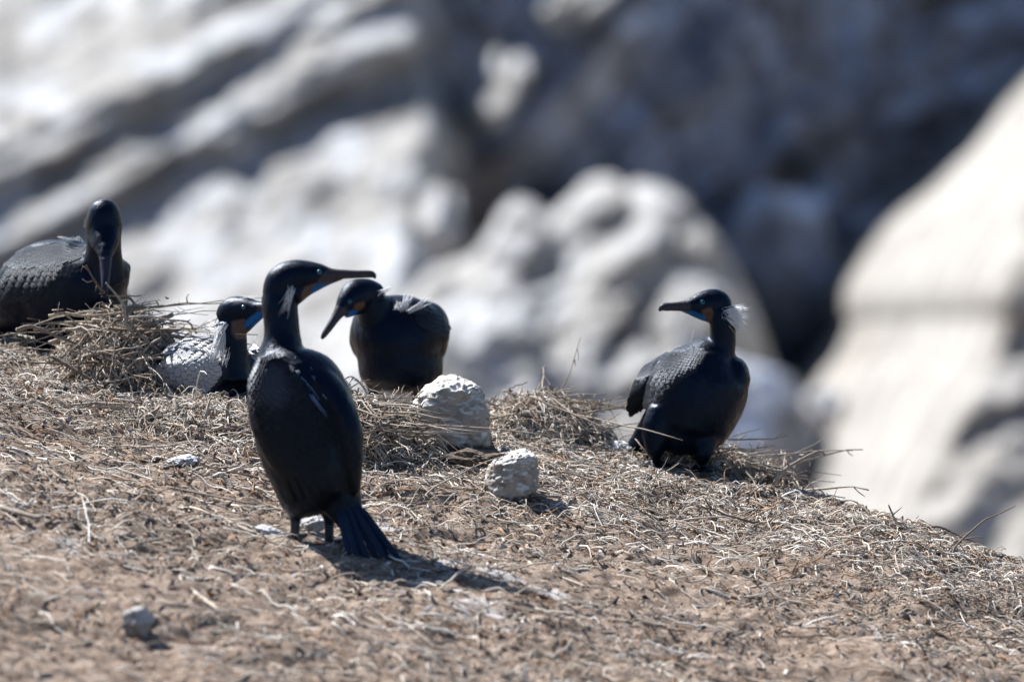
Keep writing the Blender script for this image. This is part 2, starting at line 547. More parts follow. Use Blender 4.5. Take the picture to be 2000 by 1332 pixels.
def flesh(nodes, D0, sides=26):
    """nodes: (px, py, metres behind D0, half width across the limb px, half depth px)"""
    S = catmull(nodes)
    u = D0 / FPX
    S[:, 3:] = np.maximum(S[:, 3:], 1.5)
    ctr = np.array([W(s[0], s[1], D0 + s[2]) for s in S])
    vs, fs = [], []
    n = len(S)
    for i in range(n):
        t = ctr[min(i + 1, n - 1)] - ctr[max(i - 1, 0)]
        t /= np.linalg.norm(t)
        a = np.cross(np.array(FWD), t)
        a /= max(np.linalg.norm(a), 1e-6)
        c = np.cross(t, a)
        for k in range(sides):
            th = 2 * math.pi * k / sides
            vs.append(ctr[i] + a * (S[i, 3] * u * math.cos(th)) + c * (S[i, 4] * u * math.sin(th)))
    for i in range(n - 1):
        for k in range(sides):
            k2 = (k + 1) % sides
            fs.append((i * sides + k, i * sides + k2, (i + 1) * sides + k2, (i + 1) * sides + k))
    # rounded ends
    for end, ring in ((0, 0), (1, (n - 1) * sides)):
        t = ctr[0] - ctr[1] if end == 0 else ctr[-1] - ctr[-2]
        t /= np.linalg.norm(t)
        rad = min(S[0 if end == 0 else -1, 3:]) * u
        tip = ctr[0 if end == 0 else -1] + t * min(rad * 0.6, 0.010)
        ti = len(vs)
        vs.append(tip)
        for k in range(sides):
            k2 = (k + 1) % sides
            fs.append((ring + k2, ring + k, ti) if end == 0 else (ring + k, ring + k2, ti))
    return vs, fs

def web_foot(at, heading, size=0.062):
    """flat webbed foot: four toes fanned out with web between, as one thick wedge"""
    h = Vector((math.cos(heading), math.sin(heading), 0)); s = Vector((-h.y, h.x, 0)); up = Vector((0, 0, 1))
    out = [(-0.12, 0.0), (0.25, -0.38), (0.72, -0.62), (0.74, -0.33), (1.0, -0.2), (0.9, 0.05), (1.02, 0.28), (0.72, 0.38), (0.55, 0.62), (0.2, 0.35)]
    vs, fs = [], []
    for z in (0.0, 0.006):
        for (a, c) in out:
            vs.append(np.array(at + h * a * size + s * c * size + up * (z + (0.004 if a < 0.3 else 0) * (z > 0))))
    n = len(out)
    fs.append(tuple(range(n))[::-1]); fs.append(tuple(range(n, 2 * n)))
    for k in range(n):
        k2 = (k + 1) % n
        fs.append((k, k2, n + k2, n + k))
    return vs, fs

def in_poly(px, py, poly):
    inside = np.zeros(px.shape, bool)
    n = len(poly)
    for i in range(n):
        x1, y1 = poly[i]; x2, y2 = poly[(i + 1) % n]
        if y1 == y2: continue
        c = ((y1 > py) != (y2 > py)) & (px < (x2 - x1) * (py - y1) / (y2 - y1) + x1)
        inside ^= c
    return inside

def soft_poly(px, py, poly, w=2.0):
    acc = 0.0
    for dx, dy in ((0, 0), (w, 0), (-w, 0), (0, w), (0, -w)):
        acc = acc + in_poly(px + dx, py + dy, poly).astype(float)
    return acc / 5.0

# plumage
M_plumage, nt, b = new_mat('black_plumage')
a = N(nt, 'ShaderNodeAttribute', attribute_name='col')
O = obj_pos(nt)
mp = N(nt, 'ShaderNodeMapping'); mp.inputs['Scale'].default_value = (1.0, 1.0, 0.3)
nt.links.new(O, mp.inputs[0])
n = ramp(nt, noise_tex(nt, mp.outputs[0], 120, 4, 0.6), [(0.3, (0.7, 0.7, 0.7)), (0.7, (1.15, 1.15, 1.15))])
nt.links.new(mix(nt, 1.0, a.outputs['Color'], n, 'MULTIPLY'), b.inputs['Base Color'])
rr_ = N(nt, 'ShaderNodeMapRange'); rr_.inputs[1].default_value = .3; rr_.inputs[2].default_value = .7; rr_.inputs[3].default_value = .26; rr_.inputs[4].default_value = .48
nt.links.new(noise_tex(nt, mp.outputs[0], 75, 4, .65), rr_.inputs[0]); nt.links.new(rr_.outputs[0], b.inputs['Roughness'])
b.inputs['Specular IOR Level'].default_value = 0.22
b.inputs['Specular Tint'].default_value = (0.40, 0.62, 1.0, 1)
vor = N(nt, 'ShaderNodeTexVoronoi'); vor.inputs['Scale'].default_value = 130
nt.links.new(mp.outputs[0], vor.inputs['Vector'])
hsum = N(nt, 'ShaderNodeMath', operation='MULTIPLY_ADD')
nt.links.new(vor.outputs['Distance'], hsum.inputs[0]); hsum.inputs[1].default_value = -0.5
nt.links.new(noise_tex(nt, mp.outputs[0], 300, 4, 0.7), hsum.inputs[2])
bump(nt, b, hsum.outputs[0], 0.45, 0.0022)

def feather_mat(name, centre, edge, rough, spec):
    m, nt, b = new_mat(name)
    a = N(nt, 'ShaderNodeAttribute', attribute_name='col')
    sep = N(nt, 'ShaderNodeSeparateColor')
    nt.links.new(a.outputs['Color'], sep.inputs[0])
    mp = N(nt, 'ShaderNodeMapping'); mp.inputs['Scale'].default_value = (1.0, 0.12, 1.0)
    nt.links.new(obj_pos(nt), mp.inputs[0])
    barb = ramp(nt, noise_tex(nt, mp.outputs[0], 14, 3), [(0.3, (0.75,) * 3), (0.7, (1.1,) * 3)])
    c = mix(nt, sep.outputs[0], centre, edge)
    nt.links.new(mix(nt, 1.0, c, barb, 'MULTIPLY'), b.inputs['Base Color'])
    b.inputs['Roughness'].default_value = rough
    b.inputs['Specular IOR Level'].default_value = spec
    b.inputs['Specular Tint'].default_value = (0.86, 0.92, 1, 1) if spec > .6 else (0.52, 0.70, 1.0, 1)
    bump(nt, b, noise_tex(nt, mp.outputs[0], 22, 3), 0.35, 0.05)
    return m
M_covert = feather_mat('bronze_covert', (0.0080, 0.0074, 0.0082), (0.0014, 0.0014, 0.002), 0.40, 0.36)
M_covert_sun_gloss = feather_mat('sun_gloss_covert', (0.34, 0.335, 0.35), (0.02, 0.02, 0.022), 0.38, 0.9)  # bright sun gloss on dark feathers, put into the centre colour
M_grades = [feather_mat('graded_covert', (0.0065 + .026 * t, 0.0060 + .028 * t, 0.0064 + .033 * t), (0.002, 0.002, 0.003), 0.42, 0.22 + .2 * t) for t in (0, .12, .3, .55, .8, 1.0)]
M_quill = feather_mat('dark_wing_quill', (0.0070, 0.0062, 0.0064), (0.0016, 0.0016, 0.0022), 0.42, 0.22)
M_tail = feather_mat('blue_black_tail_quill', (0.0035, 0.010, 0.030), (0.002, 0.004, 0.011), 0.42, 0.35)
M_plume, nt, b = new_mat('white_plume')
b.inputs['Base Color'].default_value = (0.9, 0.91, 0.93, 1)
b.inputs['Roughness'].default_value = 0.5
tr = nt.nodes.new('ShaderNodeBsdfTranslucent'); tr.inputs[0].default_value = (0.9, 0.91, 0.93, 1)
ms = nt.nodes.new('ShaderNodeMixShader'); ms.inputs[0].default_value = 0.5
nt.links.new(b.outputs[0], ms.inputs[1]); nt.links.new(tr.outputs[0], ms.inputs[2])
nt.links.new(ms.outputs[0], nt.nodes['Material Output'].inputs[0])
M_plume_shade_blue, nt, b = new_mat('shade_blue_plume')  # white plumes with the blue of shade put into their colour
b.inputs['Base Color'].default_value = (0.20, 0.29, 0.50, 1)
b.inputs['Roughness'].default_value = 0.45
M_eye, nt, b = new_mat('turquoise_eye')
b.inputs['Base Color'].default_value = (0.006, 0.085, 0.15, 1)
b.inputs['Roughness'].default_value = 0.12
M_pupil, nt, b = new_mat('black_pupil')
b.inputs['Base Color'].default_value = (0.003, 0.003, 0.003, 1)
b.inputs['Roughness'].default_value = 0.08

def make_feather(name, rows):
    """a cupped feather of unit length along +y, tip at y = 1; col.r marks the dark rim and shaft"""
    vs, fs, cs = [], [], []
    for (y, w, z, rim) in rows:
        for s, dz, e in ((-1, -0.12, 1.0), (-0.9, -0.08, 0.9), (-0.8, -0.06, 0.0), (0, 0.0, 0.12), (0.8, -0.06, 0.0), (0.9, -0.08, 0.9), (1, -0.12, 1.0)):
            vs.append((s * w, y, z + dz * w)); cs.append((max(rim, e), 0, 0))
    for i in range(len(rows) - 1):
        for k in range(6):
            fs.append((i * 7 + k, i * 7 + k + 1, (i + 1) * 7 + k + 1, (i + 1) * 7 + k))
    return np_mesh(name, vs, fs, np.array(cs))
FEATHER_ROWS = [(-0.45, 0.34, 0.0, 0), (0.2, 0.54, 0.02, 0), (0.6, 0.56, 0.03, 0), (0.82, 0.44, 0.03, 0), (0.90, 0.33, 0.03, .1), (0.95, 0.24, 0.03, .9), (1.0, 0.10, 0.025, 1)]
QUILL_ROWS = [(0.0, 0.10, 0.0, 0), (0.3, 0.125, 0.014, 0), (0.7, 0.12, 0.02, 0), (0.9, 0.085, 0.02, 0), (0.96, 0.055, 0.018, .5), (1.0, 0.02, 0.015, 1)]
FM = {}
def feather_mesh(kind, mat):
    k = (kind, mat.name)
    if k not in FM:
        FM[k] = make_feather(kind, FEATHER_ROWS if kind == 'covert' else QUILL_ROWS)
        FM[k].materials.append(mat)
    return FM[k]

C_BODY = np.array((0.0018, 0.0034, 0.0095))
C_HEAD = np.array((0.006, 0.009, 0.016))
C_BILL = np.array((0.042, 0.036, 0.036))
C_GULAR = np.array((0.011, 0.085, 0.25))
C_CHEEK = np.array((0.085, 0.052, 0.034))
C_LEG = np.array((0.045, 0.043, 0.043))
C_WING = np.array((0.0052, 0.0050, 0.0062))

class Bird:
    def __init__(self, label, D0, base, tubes, feet=(), paints=(), voxel=0.0030, head=(0, 0, 0), foot_y=9999, relax=22):
        self.D0 = D0
        self.root = tag(empty('cormorant', base), label, 'cormorant', 'cormorants on the nesting ground')
        self.base = Vector(base)
        V_, F_ = [], []
        for t in tubes:
            v, f = flesh(t, D0)
            o = len(V_); V_ += [tuple(x) for x in v]; F_ += [tuple(i + o for i in q) for q in f]
        for (at, hd) in feet:
            v, f = web_foot(at, hd)
            o = len(V_); V_ += [tuple(x) for x in v]; F_ += [tuple(i + o for i in q) for q in f]
        raw = bpy.data.meshes.new('raw')
        raw.from_pydata(V_, [], F_)
        tmp = bpy.data.objects.new('tmp', raw); col.objects.link(tmp)
        m = tmp.modifiers.new('r', 'REMESH'); m.mode = 'VOXEL'; m.voxel_size = voxel
        m = tmp.modifiers.new('s', 'SMOOTH'); m.factor = 0.5; m.iterations = 5
        dg = bpy.context.evaluated_depsgraph_get()
        ev = tmp.evaluated_get(dg)
        em = ev.to_mesh()
        nv = len(em.vertices)
        co = np.empty(nv * 3); em.vertices.foreach_get('co', co); co = co.reshape(-1, 3)
        nr = np.empty(nv * 3); em.vertices.foreach_get('normal', nr); nr = nr.reshape(-1, 3)
        quads = [tuple(p.vertices) for p in em.polygons]
        ev.to_mesh_clear()
        bpy.data.objects.remove(tmp); bpy.data.meshes.remove(raw)
        # relax the joins of the body, keeping head and bill crisp
        q4 = np.array([q if len(q) == 4 else (q[0], q[1], q[2], q[2]) for q in quads])
        e = np.concatenate([q4[:, [0, 1]], q4[:, [1, 2]], q4[:, [2, 3]], q4[:, [3, 0]]])
        e = e[e[:, 0] != e[:, 1]]
        deg = np.bincount(e[:, 0], minlength=nv) + np.bincount(e[:, 1], minlength=nv)
        rel = co - np.array(CAM); dep = rel @ np.array(FWD)
        hx = 1000 + rel @ np.array(RIGHT) / dep * FPX; hy = 666 - rel @ np.array(UP) / dep * FPX
        w = np.clip((np.hypot(hx - head[0], hy - head[1]) - head[2]) / 30, 0, 1) * np.clip((foot_y - hy) / 20, 0, 1) * 0.6
        for it in range(relax):
            acc = np.stack([np.bincount(e[:, 0], co[e[:, 1], k], nv) + np.bincount(e[:, 1], co[e[:, 0], k], nv) for k in range(3)], -1) / deg[:, None]
            co = co + (acc - co) * w[:, None]
        # plumage lies a little uneven
        self.bvh = BVHTree.FromPolygons([Vector(c) for c in co], quads)
        co = co + nr * (0.0009 * fbm(co * 45, 3, 5) * (w > .3))[:, None]
        # plumage colours by region
        rel = co - np.array(CAM)
        dep = rel @ np.array(FWD)
        px = 1000 + rel @ np.array(RIGHT) / dep * FPX
        py = 666 - rel @ np.array(UP) / dep * FPX
        facing = nr @ np.array(-FWD)
        C = np.tile(C_BODY, (nv, 1))
        for poly, c, front in paints:
            k = soft_poly(px, py, poly, 12.0 if front else 2.0)
            if front: k = k * (facing > -0.1)
            C = C * (1 - k[:, None]) + c[None] * k[:, None]
        me = bpy.data.meshes.new('body')
        me.from_pydata([tuple(c) for c in (co - np.array(base))], [], quads)
        smooth(me)
        at = me.color_attributes.new('col', 'FLOAT_COLOR', 'POINT')
        cc = np.ones((nv, 4), dtype=np.float32); cc[:, :3] = C
        at.data.foreach_set('color', cc.ravel())
        link_mesh('body', me, M_plumage, self.root)

    def hit(self, px, py):
        loc, nor, i, d = self.bvh.ray_cast(CAM, ray_dir(px, py))
        return (loc, nor) if loc is not None else None

    def add(self, name, me, mat, kind=None, world=None):
        o = bpy.data.objects.new(name, me); col.objects.link(o)
        if mat is not None and not me.materials: me.materials.append(mat)
        o.parent = self.root
        if world is not None:
            o.matrix_local = Matrix.Translation(-self.base) @ world
        if kind: o['kind'] = kind
        return o

    def eye(self, px, py, r=0.0062):
        d = ray_dir(px, py)
        h = self.hit(px, py)
        if not h: return
        far, fn, i, dd = self.bvh.ray_cast(h[0] + d * 0.5, -d)
        for (p, nrm) in ((h[0], h[1]), (far, fn)):
            if p is None: continue
            nrm = Vector(nrm)
            if nrm.dot(p - (h[0] + (far or h[0])) / 2) < 0: nrm = -nrm
            v, f = ico(3)
            e = self.add('eye', np_mesh('eye', v * r, f), M_eye, None, Matrix.Translation(p - nrm * r * 0.45))
            v, f = ico(2)
            pu = np_mesh('pupil', v * np.array((r * 0.5, r * 0.5, r * 0.22)), f)
            o = bpy.data.objects.new('pupil', pu); col.objects.link(o); pu.materials.append(M_pupil)
            o.parent = e
            q = nrm.to_track_quat('Z', 'Y').to_matrix().to_4x4()
            o.matrix_local = Matrix.Translation(nrm * r * 0.86) @ q

    def feathers(self, poly, direction, size0, size1, mat, name='feather', kind='covert', lift=0.10, jitter=0.05, spacing=0.72, width=1.0, ramp_axis=None):
        """overlapping feathers inside an outline; direction (px) runs towards the tail; size grows from size0 to size1 along it"""
        d = np.array(direction, float); d /= np.linalg.norm(d)
        s = np.array((-d[1], d[0]))
        pts = np.array(poly, float)
        a = pts @ d; c = pts @ s
        a0, a1 = a.min(), a.max()
        t = a1; row = 0
        u = self.D0 / FPX
        n = 0
        rows = []
        while t > a0:
            k = (t - a0) / max(a1 - a0, 1)
            size = size0 + (size1 - size0) * k
            rows.append((t, size)); t -= size * spacing * 0.75
        for (t, size) in rows:
            row += 1
            x = c.min() + (size * 0.45 if row % 2 else 0)
            while x < c.max():
                p = d * (t + random.uniform(-jitter, jitter) * size) + s * (x + random.uniform(-jitter, jitter) * size)
                x += size * 0.86 * width
                if not in_poly(np.array([p[0]]), np.array([p[1]]), poly)[0]: continue
                h = self.hit(p[0], p[1])
                if not h: continue
                loc, nor = h
                for ox, oy in ((5, 0), (-5, 0), (0, 5), (0, -5)):
                    hh = self.hit(p[0] + ox, p[1] + oy)
                    if hh: nor = nor + hh[1]
                nor = nor.normalized()
                if nor.dot(-FWD) < 0.08: continue
                h2 = self.hit(p[0] + d[0] * 6, p[1] + d[1] * 6)
                if not h2: continue
                yv = (h2[0] - loc)
                yv = yv - nor * yv.dot(nor)
                if yv.length < 1e-5: continue
                yv.normalize()
                # stretch rows that run away from the viewer so that they still overlap
                st = min(1.6, max(1.0, (h2[0] - loc).length / (6 * u)))
                yv = (yv + nor * lift * random.uniform(0.9, 1.15)).normalized()
                xv = yv.cross(nor).normalized()
                zv = xv.cross(yv)
                sz = size * u * random.uniform(0.92, 1.08)
                m = Matrix((( *(xv * sz * width), 0), (*(yv * sz * st), 0), (*(zv * sz), 0), (0, 0, 0, 1))).transposed()
                m = Matrix.Translation(loc + nor * 0.0012) @ m
                self.add(name, feather_mesh(kind, mat(p) if callable(mat) else mat), None, None, m)
                n += 1
        return n

    def quill(self, p0, p1, dd0, dd1, width, mat, name='tail_feather', face=None):
        """one long feather between two points given in pixels and metres behind D0"""
        a = W(p0[0], p0[1], self.D0 + dd0); c = W(p1[0], p1[1], self.D0 + dd1)
        y = c - a; L = y.length; y.normalize()
        f = Vector(face) if face is not None else -FWD
        x = y.cross(f).normalized(); z = x.cross(y)
        w = width * self.D0 / FPX / 0.25
        m = Matrix(((*(x * w), 0), (*(y * L), 0), (*(z * w), 0), (0, 0, 0, 1))).transposed()
        self.add(name, feather_mesh('quill', mat), None, None, Matrix.Translation(a) @ m)

    def surface_quill(self, p0, p1, width, mat, name='wing_feather', lift=0.004):
        h0, h1 = self.hit(*p0), self.hit(*p1)
        if not h0 or not h1: return
        a = h0[0] + h0[1] * 0.001; c = h1[0] + h1[1] * lift
        y = c - a; L = y.length
        if L > 0.3: return
        y.normalize(); f = (h0[1] + h1[1]).normalized()
        x = y.cross(f).normalized(); z = x.cross(y)
        w = width * self.D0 / FPX / 0.25
        m = Matrix(((*(x * w), 0), (*(y * L), 0), (*(z * w), 0), (0, 0, 0, 1))).transposed()
        self.add(name, feather_mesh('quill', mat), None, None, Matrix.Translation(a) @ m)

    def plumes(self, strands, mat=None, r=0.0007, name='plume_tuft'):
        """fine plumes; a strand is (px0, py0, dd0 or None = on the skin, px1, py1, dd1, bend px)"""
        tubes = []
        for (x0, y0, d0, x1, y1, d1, bend) in strands:
            if d0 is None:
                h = self.hit(x0, y0)
                if not h: continue
                a = h[0]; d0 = (a - CAM).dot(FWD) - self.D0
                d1 = d0 + d1
            a = W(x0, y0, self.D0 + d0); c = W(x1, y1, self.D0 + d1)
            nx, ny = -(y1 - y0), (x1 - x0)
            l = math.hypot(nx, ny) + 1e-6
            mid = W((x0 + x1) / 2 + nx / l * bend, (y0 + y1) / 2 + ny / l * bend, self.D0 + (d0 + d1) / 2)
            pts = []
            for t in (0, 0.25, 0.5, 0.75, 1.0):
                pts.append((a * (1 - t) ** 2 + mid * 2 * t * (1 - t) + c * t * t) - self.base)
            tubes.append((pts, [r, r, r * 0.9, r * 0.65, r * 0.2]))
        me = tube_mesh(name, tubes, 3)
        self.add(name, me, mat or M_plume, 'stuff')

# ---- the big bird in front, seen from behind, bill to the right
baseC = ground_hit(605, 1058)
D_C = (baseC - CAM).dot(FWD)
fC1 = ground_hit(574, 1054); fC2 = ground_hit(643, 1063)
def dd(p, D): return (p - CAM).dot(FWD) - D
tubesC = [
    [(634, 994, .0, 50, 40), (627, 976, .0, 76, 66), (620, 940, 0, 87, 84), (609, 885, .0, 101, 92), (601, 842, .01, 105, 95), (580, 766, .02, 97, 92), (559, 716, .03, 74, 76), (551, 686, .035, 47, 52), (551, 660, .035, 37, 38), (549, 625, .035, 35, 34), (546, 598, .035, 36, 33), (545, 575, .035, 33, 30)],
    [(543, 578, .035, 32, 28), (551, 553, .03, 34, 28), (572, 541, .03, 33, 27), (600, 538, .03, 29, 26), (626, 537, .03, 22, 22), (645, 537, .03, 14, 15), (665, 536, .03, 10, 10), (695, 536, .03, 8.5, 7.5), (722, 535.5, .03, 8, 6), (731, 539, .03, 6, 5), (734, 545, .03, 2.5, 2.5)],
    [(575, 575, .03, 22, 20), (592, 566, .03, 18, 18), (612, 559, .03, 13, 13), (640, 550, .03, 8, 8), (668, 543, .03, 4, 5)],
    [(532, 705, -.02, 34, 40), (530, 762, -.042, 48, 42), (548, 832, -.056, 57, 42), (585, 905, -.056, 48, 33), (625, 962, -.045, 30, 18), (655, 1003, -.035, 9, 8)],
    [(607, 715, -.0, 24, 40), (648, 770, -.038, 30, 38), (676, 835, -.056, 31, 36), (688, 900, -.058, 22, 26), (694, 962, -.05, 9, 12)],
    [(580, 970, .0, 24, 26), (577, 1006, .0, 12, 13), (576, 1034, dd(fC1, D_C) * .6, 9.5, 9.5), (574, 1053, dd(fC1, D_C), 9, 9)],
    [(640, 975, .02, 26, 26), (643, 1014, .02, 12, 12), (643, 1042, dd(fC2, D_C) * .6, 9.5, 9.5), (643, 1062, dd(fC2, D_C), 9, 9)],
    [(660, 965, -.02, 50, 40), (678, 1000, -.03, 34, 22), (694, 1026, -.045, 27, 11), (704, 1042, -.055, 22, 6)],
]
beakC = [(640, 524), (700, 520), (745, 520), (745, 552), (690, 549), (655, 551), (630, 556), (618, 552)]
gulC = [(620, 553), (640, 551), (672, 545), (676, 552), (640, 568), (612, 576), (606, 566)]
cheekC = [(596, 560), (618, 552), (614, 566), (608, 578), (598, 586), (588, 584), (590, 570)]
wingC = [(480, 700), (530, 680), (580, 720), (620, 800), (660, 860), (715, 830), (715, 960), (690, 970), (660, 950), (640, 1005), (560, 960), (500, 850), (478, 760)]
birdC = Bird('large glossy black cormorant standing upright nearest, back turned and bill to the right', D_C, baseC, tubesC,
             [(fC1, math.radians(100)), (fC2, math.radians(80))],
             [(cheekC, C_CHEEK, False), (gulC, C_GULAR, False), (beakC, C_BILL, False), (wingC, C_WING, True), ([(555, 1016), (660, 1026), (660, 1075), (540, 1075)], C_LEG, False)], head=(625, 540, 100), foot_y=1020, relax=9)
birdC.eye(624, 531)
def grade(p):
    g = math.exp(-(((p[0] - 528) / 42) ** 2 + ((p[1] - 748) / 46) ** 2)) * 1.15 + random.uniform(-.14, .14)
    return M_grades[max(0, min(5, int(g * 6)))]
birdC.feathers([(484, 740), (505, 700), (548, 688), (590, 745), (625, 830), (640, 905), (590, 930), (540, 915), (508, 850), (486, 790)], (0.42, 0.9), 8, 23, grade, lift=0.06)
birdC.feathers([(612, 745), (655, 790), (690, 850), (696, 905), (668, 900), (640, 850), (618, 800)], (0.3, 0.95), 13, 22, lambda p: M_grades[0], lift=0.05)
for i in range(7):      # long scapulars and primaries of the near wing
    t = i / 6
    birdC.surface_quill((526 + 78 * t, 868 + 12 * t - 14 * t * t), (578 + 88 * t, 984 - 44 * t), 14, M_quill, lift=.006)
for i in range(4):
    birdC.surface_quill((640 + 14 * i, 840 + 6 * i), (668 + 9 * i, 962 - 4 * i), 12, M_quill)
for i, (x, y) in enumerate([(684, 1086), (697, 1097), (710, 1103), (724, 1107), (739, 1104), (754, 1105), (770, 1106), (786, 1106)]):
    birdC.quill((662 + i * 6.4, 992 + (i % 2) * 2), (x + (3 if i % 3 else -2), y - (7 if i in (2, 5) else 0)), -.052 - .003 * (i % 2), -.102 - .010 * (i % 2), 14.0, M_tail)
R_ = random.Random(3)
birdC.plumes([(568 + R_.uniform(-7, 9), 560 + R_.uniform(-3, 10), None, 548 + R_.uniform(-5, 16), 602 + R_.uniform(-16, 22), -.010, R_.uniform(-7, 2)) for i in range(24)], r=0.0006)
birdC.plumes([(572 + R_.uniform(-6, 8), 704 + R_.uniform(-8, 20), None, 580 + R_.uniform(-2, 22), 768 + R_.uniform(-10, 20), -.010, R_.uniform(-3, 3)) for i in range(9)], M_plume_shade_blue, r=0.0007)
birdC.plumes([(x0 + R_.uniform(-3, 3), y0 + R_.uniform(-3, 3), None, x0 + 30 + R_.uniform(-4, 8), y0 + 56 + R_.uniform(-14, 18), -.010, R_.uniform(-4, 4)) for (x0, y0) in [(580, 722), (588, 736), (596, 748), (606, 718), (612, 732), (618, 748), (604, 768), (622, 762)] for k in range(2)], M_plume_shade_blue, r=0.0009)

# ---- the bird on the crest at the right
baseE = ground_hit(1345, 906)
D_E = (baseE - CAM).dot(FWD)
fE1 = ground_hit(1366, 914); fE2 = ground_hit(1282, 906)
tubesE = [
    [(1405, 672, .0, 28, 28), (1392, 694, .0, 52, 50), (1380, 720, .0, 82, 70), (1370, 750, 0, 95, 80), (1356, 790, .01, 93, 84), (1340, 830, .02, 84, 78), (1330, 860, .02, 68, 58), (1326, 882, .02, 50, 42)],
    [(1438, 705, .0, 14, 30), (1443, 735, .0, 23, 38), (1432, 775, .0, 22, 40), (1412, 815, .0, 20, 30)],
    [(1385, 712, .03, 34, 45), (1322, 726, .055, 40, 52), (1282, 747, .08, 41, 48), (1252, 775, .10, 27, 32), (1236, 802, .11, 11, 14), (1230, 816, .115, 3, 5)],
    [(1300, 815, .06, 44, 40), (1262, 850, .10, 26, 30), (1232, 878, .13, 14, 24), (1208, 898, .16, 5, 18)],
    [(1296, 800, -.03, 30, 30), (1284, 838, -.035, 31, 28), (1280, 872, -.03, 22, 22), (1281, 892, dd(fE2, D_E) * .6, 11, 11), (1282, 906, dd(fE2, D_E), 9, 9)],
    [(1400, 692, 0, 40, 40), (1410, 668, -.01, 28, 28), (1412, 645, -.015, 25.5, 26), (1411, 620, -.02, 27, 26), (1408, 605, -.02, 28, 25)],
    [(1413, 607, -.015, 24, 22), (1398, 594, -.02, 29, 24), (1374, 593, -.03, 25, 21), (1352, 596, -.04, 16, 15), (1334, 598, -.045, 10.5, 10.5), (1312, 599, -.055, 8.5, 8), (1296, 600, -.06, 8, 7), (1290, 604, -.063, 4.5, 4.5), (1288, 609, -.064, 2, 2)],
    [(1398, 614, -.015, 20, 18), (1372, 612, -.025, 14, 13), (1345, 606, -.035, 8, 8), (1328, 602, -.045, 5, 6)],
    [(1378, 860, -.03, 26, 28), (1374, 888, -.04, 16, 17), (1368, 902, dd(fE1, D_E) * .8, 10, 10), (1366, 914, dd(fE1, D_E), 8, 8)],
]
beakE = [(1346, 585), (1330, 586), (1280, 588), (1280, 616), (1325, 610), (1350, 606)]
gulE = [(1326, 608), (1350, 606), (1372, 614), (1381, 624), (1364, 626), (1345, 622)]
cheekE = [(1370, 606), (1388, 600), (1394, 612), (1390, 626), (1376, 632), (1372, 616)]
wingE = [(1345, 690), (1300, 688), (1240, 720), (1218, 800), (1230, 822), (1262, 798), (1300, 780), (1335, 745), (1350, 715)]
birdE = Bird('black cormorant alone on the crest at right, head turned left with white nape plumes', D_E, baseE, tubesE,
             [(fE1, math.radians(-75)), (fE2, math.radians(-90))],
             [(cheekE, C_CHEEK, False), (gulE, C_GULAR, False), (beakE, C_BILL, False), (wingE, C_WING, True)], head=(1355, 598, 75), foot_y=900)
birdE.eye(1372, 590)
birdE.feathers([(1384, 690), (1366, 678), (1345, 686), (1300, 686), (1262, 708), (1250, 738), (1290, 752), (1330, 745), (1362, 722)], (-0.85, 0.52), 6, 15, M_covert, lift=0.09)
birdE.feathers([(1258, 738), (1300, 748), (1322, 745), (1300, 775), (1262, 790), (1235, 800), (1232, 765)], (-0.72, 0.69), 13, 19, M_quill, lift=0.04)
for i in range(5):
    birdE.surface_quill((1262 - 4 * i, 755 - 2 * i + i), (1256 - 6.5 * i, 800 + 2.5 * i), 8, M_quill)
for i in range(6):
    birdE.quill((1262 - 3 * i, 868 + 3 * i), (1200 + 5 * i, 899 + 1.5 * i), .11, .165 - .004 * i, 9, M_tail)
for q in [R_.random() for i in range(1)]:
    fan = [R_.uniform(0, 1) for i in range(90)]
    birdE.plumes([(1418 + R_.uniform(-10, 16), 605 + 18 * t + R_.uniform(-5, 5), None, 1461 + R_.uniform(-14, 5) - 12 * t * t, 596 + 62 * t + R_.uniform(-4, 4), .014, R_.uniform(-6, 3)) for t in fan], r=0.0008)
birdE.plumes([(1345, 690, .0, 1355, 645, .0, 0)] + [(1340 + R_.uniform(-22, 22), 690 + R_.uniform(-4, 4), .02, 1325 + R_.uniform(-10, 36), 680 + R_.uniform(-6, 6), .02, R_.uniform(-3, 3)) for i in range(22)], r=0.0009)
birdE.plumes([(1382, 672, .0, 1369, 664, .0, 0), (1386, 640, -.02, 1382, 634, -.02, 0), (1384, 676, .0, 1374, 668, .0, 0)], r=0.0009)

